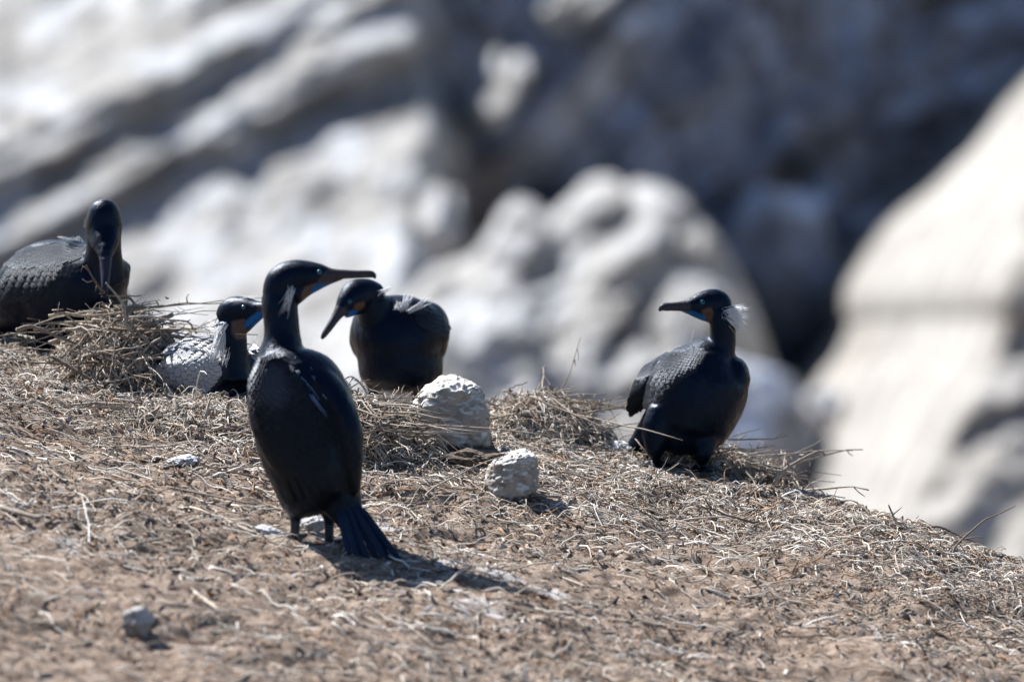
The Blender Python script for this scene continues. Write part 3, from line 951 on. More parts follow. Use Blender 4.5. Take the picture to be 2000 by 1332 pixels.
# ---- the bird at the left edge, head bowed into the twigs
baseA = ground_hit(78, 692)
D_A = (baseA - CAM).dot(FWD)
fA1 = ground_hit(78, 693); fA2 = ground_hit(150, 700)
tubesA = [
    [(-24, 636, .15, 20, 30), (4, 612, .12, 42, 46), (42, 588, .08, 76, 68), (90, 568, .04, 97, 78), (135, 566, 0, 98, 82), (178, 556, -.04, 90, 80), (210, 536, -.06, 68, 68), (236, 526, -.07, 36, 40), (250, 520, -.07, 12, 14)],
    [(165, 512, .02, 38, 55), (110, 520, .04, 48, 60), (62, 548, .04, 52, 55), (30, 580, .06, 28, 38), (12, 602, .08, 9, 12)],
    [(20, 615, .12, 32, 36), (-15, 640, .17, 22, 26), (-50, 660, .22, 12, 20)],
    [(110, 630, -.01, 50, 46), (92, 655, -.02, 30, 28), (82, 676, dd(fA1, D_A) * .6, 13, 13), (78, 692, dd(fA1, D_A), 9, 9)],
    [(165, 625, -.01, 40, 40), (156, 662, 0, 20, 20), (150, 699, dd(fA2, D_A), 9, 9)],
    [(205, 545, -.09, 42, 40), (203, 505, -.11, 37, 34), (203, 470, -.13, 34, 34), (203, 440, -.14, 36.5, 36), (203, 418, -.14, 33, 35), (202, 405, -.13, 24, 28), (201, 397, -.125, 13, 16)],
    [(204, 452, -.15, 33, 28), (205, 476, -.175, 27, 24), (206, 500, -.205, 14.5, 14), (206, 526, -.22, 10.5, 10), (205, 556, -.235, 7.5, 8), (204, 574, -.235, 6, 6), (204, 581, -.23, 3, 3)],
]
beakA = [(190, 500), (222, 500), (216, 540), (212, 586), (196, 586), (195, 540)]
wingA = [(165, 470), (60, 474), (-10, 545), (-10, 600), (20, 606), (70, 590), (130, 555), (165, 520)]
birdA = Bird('black cormorant at the left edge bending its head down into the twig nest', D_A, baseA, tubesA,
             [(fA1, math.radians(-80)), (fA2, math.radians(-80))],
             [(beakA, C_BILL * np.array((0.8, 0.9, 1.3)), True), (wingA, C_WING, True)], head=(205, 560, 42), foot_y=680)
birdA.feathers([(168, 476), (110, 470), (50, 484), (12, 515), (20, 522), (70, 520), (120, 516), (166, 500)], (-0.9, 0.42), 7, 12, M_covert, lift=0.08)
birdA.feathers([(26, 520), (75, 520), (125, 516), (110, 550), (60, 575), (20, 590), (6, 560)], (-0.75, 0.66), 12, 24, M_quill, lift=0.035)
for i in range(5):
    birdA.surface_quill((44 + 6 * i, 548 + 2 * i), (8 + 8 * i, 596 - 1.5 * i), 9, M_quill)
for i in range(5):
    birdA.quill((8, 618 + 7 * i), (-44, 640 + 9 * i), .12, .2, 10, M_tail)
birdA.plumes([(140 + R_.uniform(-15, 26), 474, .02, 125 + R_.uniform(-14, 34), 463 + R_.uniform(-3, 6), .02, R_.uniform(-3, 3)) for i in range(24)], r=0.0008)
birdA.plumes([(172, 440 + 3 * i, -.12, 166 - i, 428 + 4 * i, -.12, 0) for i in range(4)], r=0.0006)

# ---- the bird sitting on its nest
baseB = ground_hit(425, 800)
D_B = (baseB - CAM).dot(FWD) + 0.0
tubesB = [
    [(324, 716, .14, 10, 20), (342, 716, .12, 44, 55), (378, 718, .08, 60, 74), (418, 724, .05, 66, 78), (452, 734, .03, 60, 70), (482, 745, .02, 46, 56), (506, 752, .02, 26, 36)],
    [(400, 770, .04, 50, 60), (450, 775, .03, 52, 60), (490, 778, .03, 36, 50)],
    [(470, 740, .02, 36, 36), (495, 700, .06, 24, 34), (500, 684, .07, 16, 26)],
    [(460, 742, -.03, 32, 32), (459, 705, -.035, 26, 27), (457, 672, -.04, 26, 25), (451, 645, -.04, 31, 27), (447, 628, -.04, 30, 27)],
    [(441, 624, -.03, 24, 24), (455, 608, -.045, 28, 25), (478, 603, -.065, 23.5, 22), (500, 604, -.085, 17, 16), (520, 600, -.105, 11, 11), (545, 592, -.125, 8.5, 8), (566, 586, -.14, 7, 6), (572, 590, -.145, 3, 3)],
    [(455, 640, -.045, 25, 22), (473, 636, -.055, 18, 17), (492, 624, -.075, 13, 13), (515, 610, -.1, 8, 8), (535, 600, -.115, 5, 5)],
]
gulB = [(477, 641), (479, 628), (490, 618), (512, 602), (540, 590), (545, 606), (512, 630), (492, 640)]
beakB = [(500, 606), (506, 592), (585, 575), (585, 600), (540, 598), (512, 610)]
cheekB = [(452, 628), (478, 622), (478, 642), (488, 645), (486, 660), (464, 664), (452, 650)]
wingB = [(320, 700), (345, 672), (400, 648), (432, 655), (436, 700), (430, 740), (400, 765), (330, 760), (318, 730)]
birdB = Bird('cormorant sitting on its nest with sun-silvered scaled back, bright blue throat and white neck plumes', D_B, baseB, tubesB, [],
             [(cheekB, C_CHEEK, False), (gulB, C_GULAR, False), (beakB, C_BILL, False), (wingB, np.array((0.05, 0.05, 0.052)), True)], head=(500, 605, 70))
birdB.eye(475, 600)
birdB.feathers([(432, 660), (400, 648), (350, 668), (322, 702), (322, 745), (360, 765), (405, 765), (432, 738)], (-0.93, 0.28), 11, 21, M_covert_sun_gloss, lift=0.13, jitter=0.05)
birdB.feathers([(484, 668), (505, 672), (512, 700), (492, 700)], (0.6, 0.8), 9, 11, M_covert_sun_gloss, lift=0.12)
birdB.plumes([(432 + R_.uniform(-6, 14), 634 + R_.uniform(-8, 8), None, 420 + R_.uniform(-8, 14), 650 + R_.uniform(-10, 14), -.005, R_.uniform(-4, 4)) for i in range(22)], r=0.0008)
birdB.plumes([(432 + R_.uniform(-14, 8), 650 + R_.uniform(-14, 24), None, 420 + R_.uniform(-14, 18), 688 + R_.uniform(-16, 22), -.010, R_.uniform(-4, 4)) for i in range(120)], r=0.0009)
birdB.plumes([(432 + R_.uniform(-6, 8), 642 + R_.uniform(-8, 14), .0, 412 + R_.uniform(-16, 18), 640 + R_.uniform(-16, 24), .03, R_.uniform(-4, 4)) for i in range(44)], r=0.0007)
birdB.plumes([(444 + R_.uniform(-6, 6), 690 + R_.uniform(-14, 10), None, 438 + R_.uniform(-8, 6), 712 + R_.uniform(-8, 8), -.006, R_.uniform(-3, 3)) for i in range(14)], r=0.0006)
birdB.plumes([(500 + R_.uniform(-10, 4), 682 + R_.uniform(-4, 4), .05, 494 + R_.uniform(-6, 14), 652 + R_.uniform(-2, 16), .05, R_.uniform(-3, 3)) for i in range(9)], r=0.0006)
birdB.plumes([(402 + R_.uniform(-12, 12), 655, .07, 394 + R_.uniform(-16, 10), 632 + R_.uniform(-6, 14), .07, R_.uniform(-3, 3)) for i in range(8)], r=0.0006)
birdB.plumes([(470 + R_.uniform(-16, 16), 581 + R_.uniform(-2, 4), None, 488 + R_.uniform(-10, 24), 580 + R_.uniform(-5, 8), .0, R_.uniform(-2, 2)) for i in range(12)], r=0.0006)

# ---- the bird behind, leaning its head down to the left
D_D = 17.05
def on_ground_at(px, D):
    x = (px - 1000) * D / FPX
    y = CAM.y + D * math.cos(PITCH) + 0.06
    return Vector((x, y, gz(x, y)))
fD1 = on_ground_at(728, D_D); fD2 = on_ground_at(815, D_D)
baseD = (fD1 + fD2) / 2
def px_of(p):
    r = p - CAM; d = r.dot(FWD)
    return 1000 + r.dot(RIGHT) / d * FPX, 666 - r.dot(UP) / d * FPX, d
q1, q2 = px_of(fD1), px_of(fD2)
tubesD = [
    [(785, 608, .05, 62, 48), (783, 626, .03, 88, 72), (780, 655, .0, 97, 85), (780, 690, .0, 84, 82), (783, 722, 0, 83, 80), (784, 746, 0, 77, 70), (783, 764, 0, 48, 45)],
    [(815, 606, .05, 20, 40), (842, 622, .02, 30, 44), (858, 650, -.01, 21, 36), (862, 682, -.01, 12, 20), (860, 698, -.01, 5, 8)],
    [(700, 645, .03, 17, 34), (697, 672, .03, 14, 30), (706, 700, .03, 8, 14)],
    [(742, 632, -.04, 46, 44), (732, 605, -.06, 34, 33), (730, 582, -.07, 31, 29)],
    [(738, 578, -.065, 24, 25), (715, 573, -.085, 29, 26), (694, 577, -.105, 30, 25), (678, 590, -.12, 22, 20), (667, 604, -.13, 14, 13), (656, 620, -.14, 9.5, 9), (642, 641, -.15, 7.5, 7), (631, 657, -.155, 5.5, 5), (628, 664, -.157, 2.5, 2.5)],
    [(712, 594, -.085, 18, 17), (692, 606, -.105, 11, 12), (675, 616, -.12, 6, 7)],
    [(730, 740, -.0, 22, 24), (729, 768, .02, 11, 12), (728, q1[1] - 8, q1[2] - D_D, 9, 9), (728, q1[1], q1[2] - D_D, 9, 9)],
    [(815, 740, .0, 24, 24), (815, 772, .02, 11, 12), (815, q2[1] - 8, q2[2] - D_D, 9, 9), (815, q2[1], q2[2] - D_D, 9, 9)],
]
beakD = [(655, 596), (676, 602), (684, 612), (668, 622), (632, 672), (618, 665)]
gulD = [(684, 606), (700, 606), (694, 616), (664, 632), (660, 626), (672, 616)]
cheekD = [(694, 594), (712, 588), (712, 600), (698, 608), (690, 604)]
wingD = [(770, 592), (840, 594), (885, 630), (880, 690), (850, 690), (810, 650), (790, 620)]
birdD = Bird('dark cormorant behind the middle nest bending its bill down to the left', D_D, baseD, tubesD,
             [(fD1, math.radians(-90)), (fD2, math.radians(-85))],
             [(cheekD, C_CHEEK, False), (gulD, C_GULAR, False), (beakD, C_BILL, False), (wingD, C_WING * 0.9, True)], head=(675, 600, 70), foot_y=770)
birdD.eye(683, 589)
birdD.feathers([(800, 598), (840, 598), (872, 625), (870, 650), (825, 640)], (0.6, 0.8), 8, 13, M_covert, lift=0.04)
birdD.plumes([(744 + R_.uniform(-8, 6), 573 + R_.uniform(-6, 6), None, 763 + R_.uniform(-6, 5), 562 + R_.uniform(-5, 6), .0, 0) for i in range(16)], r=0.0009)
birdD.plumes([(785 + R_.uniform(-6, 6), 606 + R_.uniform(-4, 4), None, 800 + R_.uniform(-12, 8), 578 + R_.uniform(-6, 8), .0, 0) for i in range(22)] +
             [(795 + R_.uniform(-4, 8), 610 + R_.uniform(-3, 3), None, 848 + R_.uniform(-24, 10), 580 + R_.uniform(-3, 8), .0, 3) for i in range(16)] +
             [(770 + R_.uniform(-3, 20), 606, None, 772 + R_.uniform(-3, 16), 591 + R_.uniform(-4, 4), .0, 0) for i in range(18)], r=0.0012)

# ------------------------------------------------------------------ twigs
SPINES = {}
def twig_variant(seed, branchy=True):
    """a dry kinked stem of unit length along +x with a few side shoots"""
    r = random.Random(seed)
    n = 9
    pts = []
    hy = hz = 0.0; dy = r.uniform(-.2, .2); dz = r.uniform(-.1, .15)
    curl = r.uniform(-1.0, 1.0)
    for i in range(n):
        pts.append(Vector((i / (n - 1), hy, hz)))
        dy += r.uniform(-1.0, 1.0) + curl; dz += r.uniform(-.45, .45)
        dy *= .8; dz *= .7
        hy += dy / (n - 1); hz += dz / (n - 1)
    R0 = r.uniform(0.014, 0.026)
    rad = [R0 * (1 - .6 * i / (n - 1)) * r.uniform(.85, 1.2) for i in range(n)]
    tubes = [(pts, rad)]
    if branchy:
        for k in range(r.randint(1, 4)):
            i = r.randint(2, n - 2)
            p = pts[i]
            d = Vector((r.uniform(.2, 1), r.uniform(-1, 1), r.uniform(-.5, 1))).normalized()
            L = r.uniform(.10, .34)
            q = p + d * L * .5 + Vector((0, 0, r.uniform(-.03, .03)))
            e = q + (d + Vector((r.uniform(-.7, .7), r.uniform(-.7, .7), r.uniform(-.5, .5)))).normalized() * L * .5
            tubes.append(([p, q, e], [R0 * .55, R0 * .42, R0 * .22]))
    me = tube_mesh('twig', tubes, 4)
    me.materials.append(M_twig)
    SPINES[me.name] = [p for t in tubes for p in t[0]]
    return me
TWIGS = [twig_variant(100 + i) for i in range(22)]

def twig_matrix(p, heading, pitch, roll, L, thick=1.0):
    m = Matrix.Rotation(heading, 4, 'Z') @ Matrix.Rotation(-pitch, 4, 'Y') @ Matrix.Rotation(roll, 4, 'X')
    return Matrix.Translation(p) @ m @ Matrix.Diagonal((L, L * thick, L * thick, 1)) @ Matrix.Translation((-0.5, 0, 0))

def mound(cx, cy, rx, ry, h):
    def f(x, y):
        q = ((x - cx) / rx) ** 2 + ((y - cy) / ry) ** 2
        return h * np.maximum(0, 1 - q) ** 0.8
    return f

def nest(label, px0, px1, py_base, py_top, depth, n_twigs, seed, hollow=0.0, lens=(0.06, 0.17), back=0.0, steep=0.5, bed=0.75):
    """px0..px1 wide, standing on the ground under (mid, py_base), rising to py_top"""
    r = random.Random(seed)
    g = ground_hit((px0 + px1) / 2, py_base)
    D = (g - CAM).dot(FWD)
    rx = (px1 - px0) / 2 * D / FPX
    ry = depth
    cx, cy = g.x, g.y + ry * 0.8 + back
    g0 = gz(cx, cy)
    top = CAM + ray_dir((px0 + px1) / 2, py_top) * (D + ry * 0.8)
    h = max(0.03, top.z - g0)
    root = tag(empty('nest', (cx, cy, g0)), label, 'nest', 'twig nests on the crest')
    base = Vector((cx, cy, g0))
    prof = mound(cx, cy, rx * 1.04, ry * 1.04, h)
    # packed debris inside
    k = 46
    vs = []
    for j in range(k):
        for i in range(k):
            x = cx + (i / (k - 1) * 2 - 1) * rx; y = cy + (j / (k - 1) * 2 - 1) * ry
            vs.append((x, y))
    vs = np.array(vs)
    hh = prof(vs[:, 0], vs[:, 1])
    q = ((vs[:, 0] - cx) / rx) ** 2 + ((vs[:, 1] - cy) / ry) ** 2
    hol = hollow * np.exp(-q * 4)
    p3 = np.stack([vs[:, 0], vs[:, 1], hh * 0], -1)
    zz = ground_z(vs[:, 0], vs[:, 1]) - 0.02 + bed * (hh - hol) + 0.02 * fbm(p3 * 20, 3, seed) * (hh > 0.005)
    idx = np.arange(k * k).reshape(k, k)
    F = np.stack([idx[:-1, :-1], idx[:-1, 1:], idx[1:, 1:], idx[1:, :-1]], -1).reshape(-1, 4)
    link_mesh('nest_bed', np_mesh('nest_bed', np.stack([vs[:, 0] - cx, vs[:, 1] - cy, zz - g0], -1), F), M_nestbed, root)
    for i in range(n_twigs):
        a = r.uniform(0, 2 * math.pi)
        if r.random() < 0.65: a = -abs((a % math.pi))            # more on the side that is seen
        q = math.sqrt(r.random()) * 1.0
        x, y = cx + math.cos(a) * q * rx, cy + math.sin(a) * q * ry
        L = r.uniform(*lens) if r.random() < 0.8 else r.uniform(lens[0] * .6, lens[0])
        top = float(prof(np.array([x]), np.array([y]))[0]) - hollow * math.exp(-q * q * 4)
        z = gz(x, y) + top * (bed + (1.05 - bed) * r.random()) + 0.008
        hd = a + math.pi / 2 + r.gauss(0, .55) if r.random() < .65 else r.uniform(0, 2 * math.pi)
        slope = 0.0
        pit = r.gauss(0, .13) if r.random() < .975 else r.uniform(.3, steep)
        o = bpy.data.objects.new('twig', r.choice(TWIGS)); col.objects.link(o)
        o.parent = root
        rl = r.gauss(0, .45) + (math.pi if r.random() < .5 else 0); tk = r.uniform(.9, 1.7) * (0.12 / L) ** .5
        M = twig_matrix(Vector((x, y, z)), hd, pit, rl, L, tk)
        tall = r.random() < (.07 if steep > .5 else .006)
        for shrink in range(6):
            hi = max((M @ Vector(c)).z for c in SPINES[o.data.name])
            if tall or hi < z + .035: break
            pit *= .4; L *= .85; rl = 0.0
            M = twig_matrix(Vector((x, y, z)), hd, pit, rl, L, tk)
        o.matrix_local = Matrix.Translation(-base) @ M
    return root, prof

NESTS = []
NESTS.append(nest('high tangled nest of grey twigs under the bowed head of the left bird', 105, 395, 756, 600, 0.23, 295, 1, steep=.9, lens=(0.06, .17)))
NESTS.append(nest('wide twig nest under the sitting sun-silvered bird', 262, 560, 868, 797, 0.24, 260, 2, hollow=.03, steep=.35))
NESTS.append(nest('twig nest piled against the large white stone, in front of the rear bird', 630, 800, 905, 778, 0.20, 220, 4, steep=.32))
NESTS.append(nest('low heap of pale dry stems behind the large white stone', 950, 1225, 885, 795, 0.20, 170, 5, back=.12, steep=1.0, lens=(.05, .14)))
NESTS.append(nest('thin scatter nest of twigs round the feet of the right-hand bird', 1225, 1580, 948, 880, 0.16, 240, 6, steep=.7, lens=(.05, .14)))

# long sticks that can be told apart
def stick(label, nodes, r0, r1, side=(), name='twig', cat='twig', D=None, parent=None, lift=0.0, group=None):
    """nodes: (px, py, metres behind the first node's ground point)"""
    if D is None:
        g = ground_hit(nodes[0][0], nodes[0][1])
        D = (g - CAM).dot(FWD)
    pts = [W(n[0], n[1], D + n[2]) for n in nodes]
    S = catmull([(*p, 0) for p in pts], 5)
    pts = [Vector(s[:3]) for s in S]
    base = pts[0].copy()
    n = len(pts)
    rr = random.Random(len(label))
    tubes = [([p - base for p in pts], [(r0 + (r1 - r0) * i / (n - 1)) * rr.uniform(.88, 1.15) for i in range(n)])]
    for s in side:
        sp = [W(q[0], q[1], D + q[2]) - base for q in s]
        tubes.append((sp, [r1 * 1.1] + [r1 * .8] * (len(sp) - 2) + [r1 * .35]))
    me = tube_mesh(name, tubes, 6)
    o = link_mesh(name, me, M_twig, parent, base)
    return tag(o, label, cat, group)

Dn = D_A - 0.36
stick('forked grey branch held in the bill of the left bird', [(205, 572, 0), (196, 565, 0), (180, 540, .0), (168, 518, 0)], .0042, .0022, [[(172, 528, 0), (162, 520, 0), (158, 532, 0)], [(184, 548, 0), (170, 552, 0), (160, 545, 0)], [(190, 556, 0), (186, 570, 0)]], 'branch', 'branch', D=Dn)
stick('dark branch rising from the left nest to the bill', [(262, 655, 0.02), (246, 630, .01), (240, 595, 0), (222, 570, 0), (206, 552, -.0)], .0055, .0025, [[(246, 630, .01), (262, 622, .01), (290, 600, .02)], [(242, 610, 0), (230, 612, 0), (214, 606, 0)], [(238, 590, 0), (248, 584, 0)]], 'branch', 'branch', D=Dn)
stick('long pale stem lying across the top of the left nest', [(95, 618, 0), (125, 612, 0), (160, 617, 0), (205, 615, 0), (240, 610, .01)], .0052, .003, [[(112, 615, 0), (102, 606, 0), (124, 604, 0)], [(125, 612, 0), (150, 632, 0), (170, 640, 0)]], 'branch', 'branch', D=Dn - .05)
stick('thick pale stem sticking out left from the nest below the bird', [(33, 645, -.02), (58, 638, 0), (85, 645, 0), (118, 660, 0), (150, 672, .01)], .0055, .0042, [[(100, 652, 0), (112, 648, 0), (122, 655, 0)]], 'branch', 'branch', D=Dn - .06)
stick('thin kinked stem reaching right from the left nest', [(250, 620, 0), (290, 618, 0), (330, 625, 0), (365, 628, .0), (378, 642, 0), (384, 652, 0)], .0034, .0022, [[(330, 625, 0), (340, 632, 0)], [(365, 628, 0), (372, 624, 0)]], 'branch', 'branch', D=Dn)
stick('dark brushy branch hanging over the right side of the left nest', [(225, 600, 0), (262, 640, .0), (290, 668, 0), (320, 692, 0)], .0055, .003, [[(262, 612, 0), (300, 605, 0), (318, 612, 0)], [(270, 640, 0), (300, 622, 0), (326, 655, 0), (344, 672, 0)], [(280, 652, 0), (310, 645, 0), (330, 668, 0)], [(250, 620, 0), (282, 630, 0), (304, 622, 0)]], 'branch', 'branch', D=Dn + .02)
stick('stout brown stem leaning in front of the left nest', [(100, 695, 0), (130, 712, -.02), (158, 730, -.04), (178, 742, -.05)], .0058, .0048, [[(158, 730, -.04), (150, 712, -.04)]], 'branch', 'branch', D=Dn - .1)
Dm = (ground_hit(440, 868) - CAM).dot(FWD) + .03
stick('pale forked root standing in front of the sitting bird nest', [(452, 862, 0), (456, 840, 0), (444, 812, 0), (446, 786, 0)], .0055, .0045, [[(452, 830, 0), (462, 815, 0)], [(454, 845, 0), (438, 858, 0), (424, 872, 0)], [(446, 790, 0), (454, 782, 0)]], 'root', 'root', D=Dm)
stick('grey forked root on the face of the sitting bird nest', [(396, 828, 0), (404, 805, 0), (410, 780, 0)], .005, .0025, [[(404, 805, 0), (424, 792, 0), (420, 778, 0)], [(400, 815, 0), (412, 822, 0)]], 'root', 'root', D=Dm + .03)
stick('twisted pale stem arching over the front of the sitting bird nest', [(340, 780, .03), (346, 800, 0), (362, 812, 0), (392, 830, 0), (410, 850, 0)], .005, .0032, [], 'root', 'root', D=Dm + .03)
stick('broken pale stick poking from the right crest, bent over at the tip', [(1512, 945, 0), (1530, 920, 0), (1560, 900, 0), (1600, 881, 0), (1612, 890, 0)], .0062, .0024, [[(1540, 912, 0), (1535, 898, 0), (1542, 899, 0)], [(1545, 912, 0), (1556, 922, 0)], [(1530, 922, 0), (1534, 938, 0)]], 'branch', 'branch')
stick('curled stem standing at the feet of the right-hand bird', [(1304, 925, 0), (1310, 905, 0), (1300, 893, 0), (1288, 880, 0), (1278, 880, 0), (1277, 888, 0), (1285, 890, 0)], .0035, .0018, [[(1306, 915, 0), (1330, 916, 0), (1370, 918, 0), (1420, 912, 0), (1430, 900, 0)]], 'branch', 'branch')
stick('twiggy shoot standing up on the right crest', [(1600, 985, 0), (1592, 962, 0), (1580, 940, 0)], .003, .0014, [[(1596, 970, 0), (1600, 950, 0)], [(1590, 958, 0), (1578, 960, 0)]])
stick('dark forked twig propped on the falling right crest', [(1762, 1040, 0), (1748, 1015, 0), (1735, 985, 0)], .0034, .002, [[(1745, 1004, 0), (1762, 990, 0)], [(1700, 1012, 0), (1745, 1000, 0)]])
stick('looped grey stem lying near the lower right crest', [(1965, 1090, 0), (1930, 1084, 0), (1895, 1082, 0), (1888, 1094, -.03), (1900, 1104, -.05), (1940, 1108, -.05)], .006, .004, [])
stick('thin arched stem on the right crest by the frame edge', [(1790, 1040, 0), (1830, 1028, 0), (1870, 1045, 0), (1910, 1062, 0)], .0032, .002, [])
stick('twigs sticking up from the heap behind the large stone', [(1005, 800, .1), (1040, 792, .1), (1062, 776, .1), (1082, 754, .1)], .0038, .002, [[(1052, 782, .1), (1075, 770, .1), (1080, 775, .1)], [(1030, 794, .1), (1010, 770, .1), (985, 765, .1)]], 'branch', 'branch', D=16.75)
stick('straight dark stub standing in the middle nest beside the front bird', [(697, 800, 0), (698, 775, 0), (700, 757, 0)], .0036, .0032, [], D=D_C + 1.05)
stick('bent twig arching above the middle nest', [(722, 790, 0), (715, 765, 0), (700, 745, 0), (684, 735, 0), (668, 745, 0)], .0035, .002, [[(690, 738, 0), (680, 750, 0), (674, 760, 0)], [(700, 745, 0), (690, 742, 0)]], D=D_C + 1.15)
stick('pale straight stick leaning on the face of the large stone', [(822, 852, 0), (842, 870, -.01), (862, 888, -.02)], .0028, .0022, [], D=16.02)
stick('long pale stick lying loose in the left foreground', [(352, 1133, 0), (385, 1160, -.14), (430, 1192, -.32)], .005, .003, [])
stick('pale stem lying left of the feet of the front bird', [(405, 985, 0), (440, 1015, -.14), (500, 1042, -.28)], .006, .004, [])
stick('thin brown stem stretched across the ground left of the front bird', [(325, 950, 0), (400, 965, -.08), (500, 985, -.2)], .003, .002, [])
stick('pale bent twig lying beyond the shadow tip', [(1034, 1098, 0), (1065, 1120, -.1), (1100, 1128, -.14), (1145, 1145, -.24)], .004, .002, [])
stick('long stem lying at the tip of the front bird shadow', [(960, 1172, 0), (1030, 1192, -.1), (1090, 1203, -.16)], .0035, .002, [])
stick('pale stem sticking out at the left edge of the ground', [(0, 990, 0), (40, 1002, -.06), (78, 1012, -.1)], .007, .005, [])

# loose twigs lying about, all alike
r = random.Random(99)
count = 0
while count < 190:
    px, py = r.uniform(-30, 2030), r.uniform(720, 1330)
    crest = np.interp(px, [0, 300, 700, 1000, 1350, 1600, 1800, 2000], [715, 800, 890, 890, 915, 965, 1035, 1082])
    if py < crest + 4: continue
    if r.random() > 1.25 - (py - crest) / 330: 
        if r.random() > .35: continue
    p = ground_hit(px, py)
    L = r.uniform(.05, .17)
    o = bpy.data.objects.new('twig', r.choice(TWIGS)); col.objects.link(o)
    o.matrix_local = twig_matrix(Vector((p.x, p.y, gz(p.x, p.y) + .008)), r.uniform(0, 6.28), r.gauss(0, .04), r.gauss(0, .15), L, r.uniform(.5, 1.1))
    tag(o, 'dry bent twig lying loose on the trampled ground', 'twig', 'loose twigs on the ground')
    count += 1

# ------------------------------------------------------------------ litter: stems and chips nobody could count
def litter(name, label, n, sampler, length, radius, curl, lift, palette, weights, seed, K=6, kind='stuff'):
    g = np.random.default_rng(seed)
    x, y = sampler(n, g)
    n = len(x)
    L = g.uniform(*length, size=n) * (0.6 + 0.8 * g.random(n) ** 2)
    R0 = g.uniform(*radius, size=n)
    th = g.uniform(0, 2 * np.pi, n)
    kap = g.normal(0, curl, n) * np.where(g.random(n) < .12, 3.0, 1)
    P_ = np.zeros((n, K, 3))
    cx, cy, ct = x.copy(), y.copy(), th.copy()
    for k in range(K):
        P_[:, k, 0] = cx; P_[:, k, 1] = cy
        cx = cx + np.cos(ct) * L / (K - 1); cy = cy + np.sin(ct) * L / (K - 1)
        ct = ct + kap / (K - 1) + g.normal(0, .18, n)
    t = np.linspace(0, 1, K)[None]
    z = ground_z(P_[..., 0], P_[..., 1])
    for f in [q for q in NEST_PROFILES]:
        z = z + 0.75 * f(P_[..., 0], P_[..., 1])
    a0 = g.uniform(0, 1, n)[:, None] ** 2 * lift
    tilt = np.where(g.random(n) < .05, g.normal(0, .35, n), g.normal(0, .05, n))[:, None]
    P_[..., 2] = z + R0[:, None] * .6 + a0 * np.sin(np.pi * t) + np.abs(tilt) * t * L[:, None] + a0 * .4 * g.random((n, 1))
    tang = np.gradient(P_, axis=1)
    tang /= np.linalg.norm(tang, axis=2, keepdims=True) + 1e-9
    s = np.stack([-tang[..., 1], tang[..., 0], np.zeros_like(tang[..., 0])], -1)
    s /= np.linalg.norm(s, axis=2, keepdims=True) + 1e-9
    u = np.cross(tang, s)
    rad = R0[:, None] * (1 - .55 * t) * g.uniform(.8, 1.2, (n, K))
    V_ = np.zeros((n, K, 3, 3))
    for k, ang in enumerate((90, 210, 330)):
        c_, s_ = math.cos(math.radians(ang)), math.sin(math.radians(ang))
        V_[:, :, k] = P_ + (s * c_ + u * s_) * rad[..., None]
    base = (np.arange(n) * K * 3)[:, None, None]
    kk = (np.arange(K - 1) * 3)[None, :, None]
    j = np.array([0, 1, 2]); j2 = np.array([1, 2, 0])
    A = base + kk + j[None, None]; B = base + kk + j2[None, None]
    F = np.stack([A, B, B + 3, A + 3], -1).reshape(-1, 4)
    pal = np.array(palette)[g.choice(len(palette), n, p=np.array(weights) / sum(weights))]
    pal = pal * g.uniform(.7, 1.25, (n, 1))
    C = np.repeat(pal, K * 3, axis=0)
    me = np_mesh(name, V_.reshape(-1, 3), F, np.clip(C, 0, .9))
    return tag(link_mesh(name, me, M_straw), label, 'litter', kind=kind)

NEST_PROFILES = [p for _, p in NESTS]
STRAW = [(0.60, 0.54, 0.46), (0.47, 0.41, 0.345), (0.34, 0.285, 0.235), (0.20, 0.16, 0.13), (0.30, 0.17, 0.09), (0.09, 0.07, 0.057), (0.72, 0.69, 0.65)]

def crest_y(x):
    return np.interp(x, CX, CY) + .36

def samp_crest(n, g):
    x = g.uniform(-1.3, 1.35, n)
    y = crest_y(x) + .12 - np.abs(g.normal(0, .55, n))
    return x, y

def samp_field(n, g):
    x = g.uniform(-1.25, 1.25, n)
    y = g.uniform(-2.2, 1.9, n)
    p = np.stack([x * 3, y * 1.6, x * 0], -1)
    keep = (fbm(p, 3, 77) + .35 > g.uniform(-.6, .8, n)) & (y < crest_y(x) + .1)
    return x[keep], y[keep]

litter('straw_litter', 'matted pale stems covering the ground along the crest', 17000, samp_crest, (.025, .10), (.001, .0028), .75, .016, STRAW, (5, 5, 5, 4, 2.2, 3, 2.5), 5)
litter('stem_litter', 'short broken stems strewn over the whole slope', 14000, samp_field, (.012, .055), (.0009, .0024), .55, .008, STRAW, (3.5, 4, 5, 5, 4.5, 4.5, 2), 6, K=5)

def samp_long(n, g):
    x = g.uniform(-1.25, 1.25, n); y = g.uniform(-2.1, 1.9, n)
    p = np.stack([x * 2.2, y * 1.2, x * 0], -1)
    keep = (fbm(p, 3, 79) + .15 + .25 * (y > crest_y(x) - .9) > g.uniform(-.5, .8, n)) & (y < crest_y(x) + .08)
    return x[keep], y[keep]
litter('long_stems', 'long flattened dry stems lying across the slope', 2600, samp_long, (.06, .19), (.0014, .0034), .55, .010, STRAW, (6, 5, 4, 2, 1.5, 1, 4), 16, K=8)

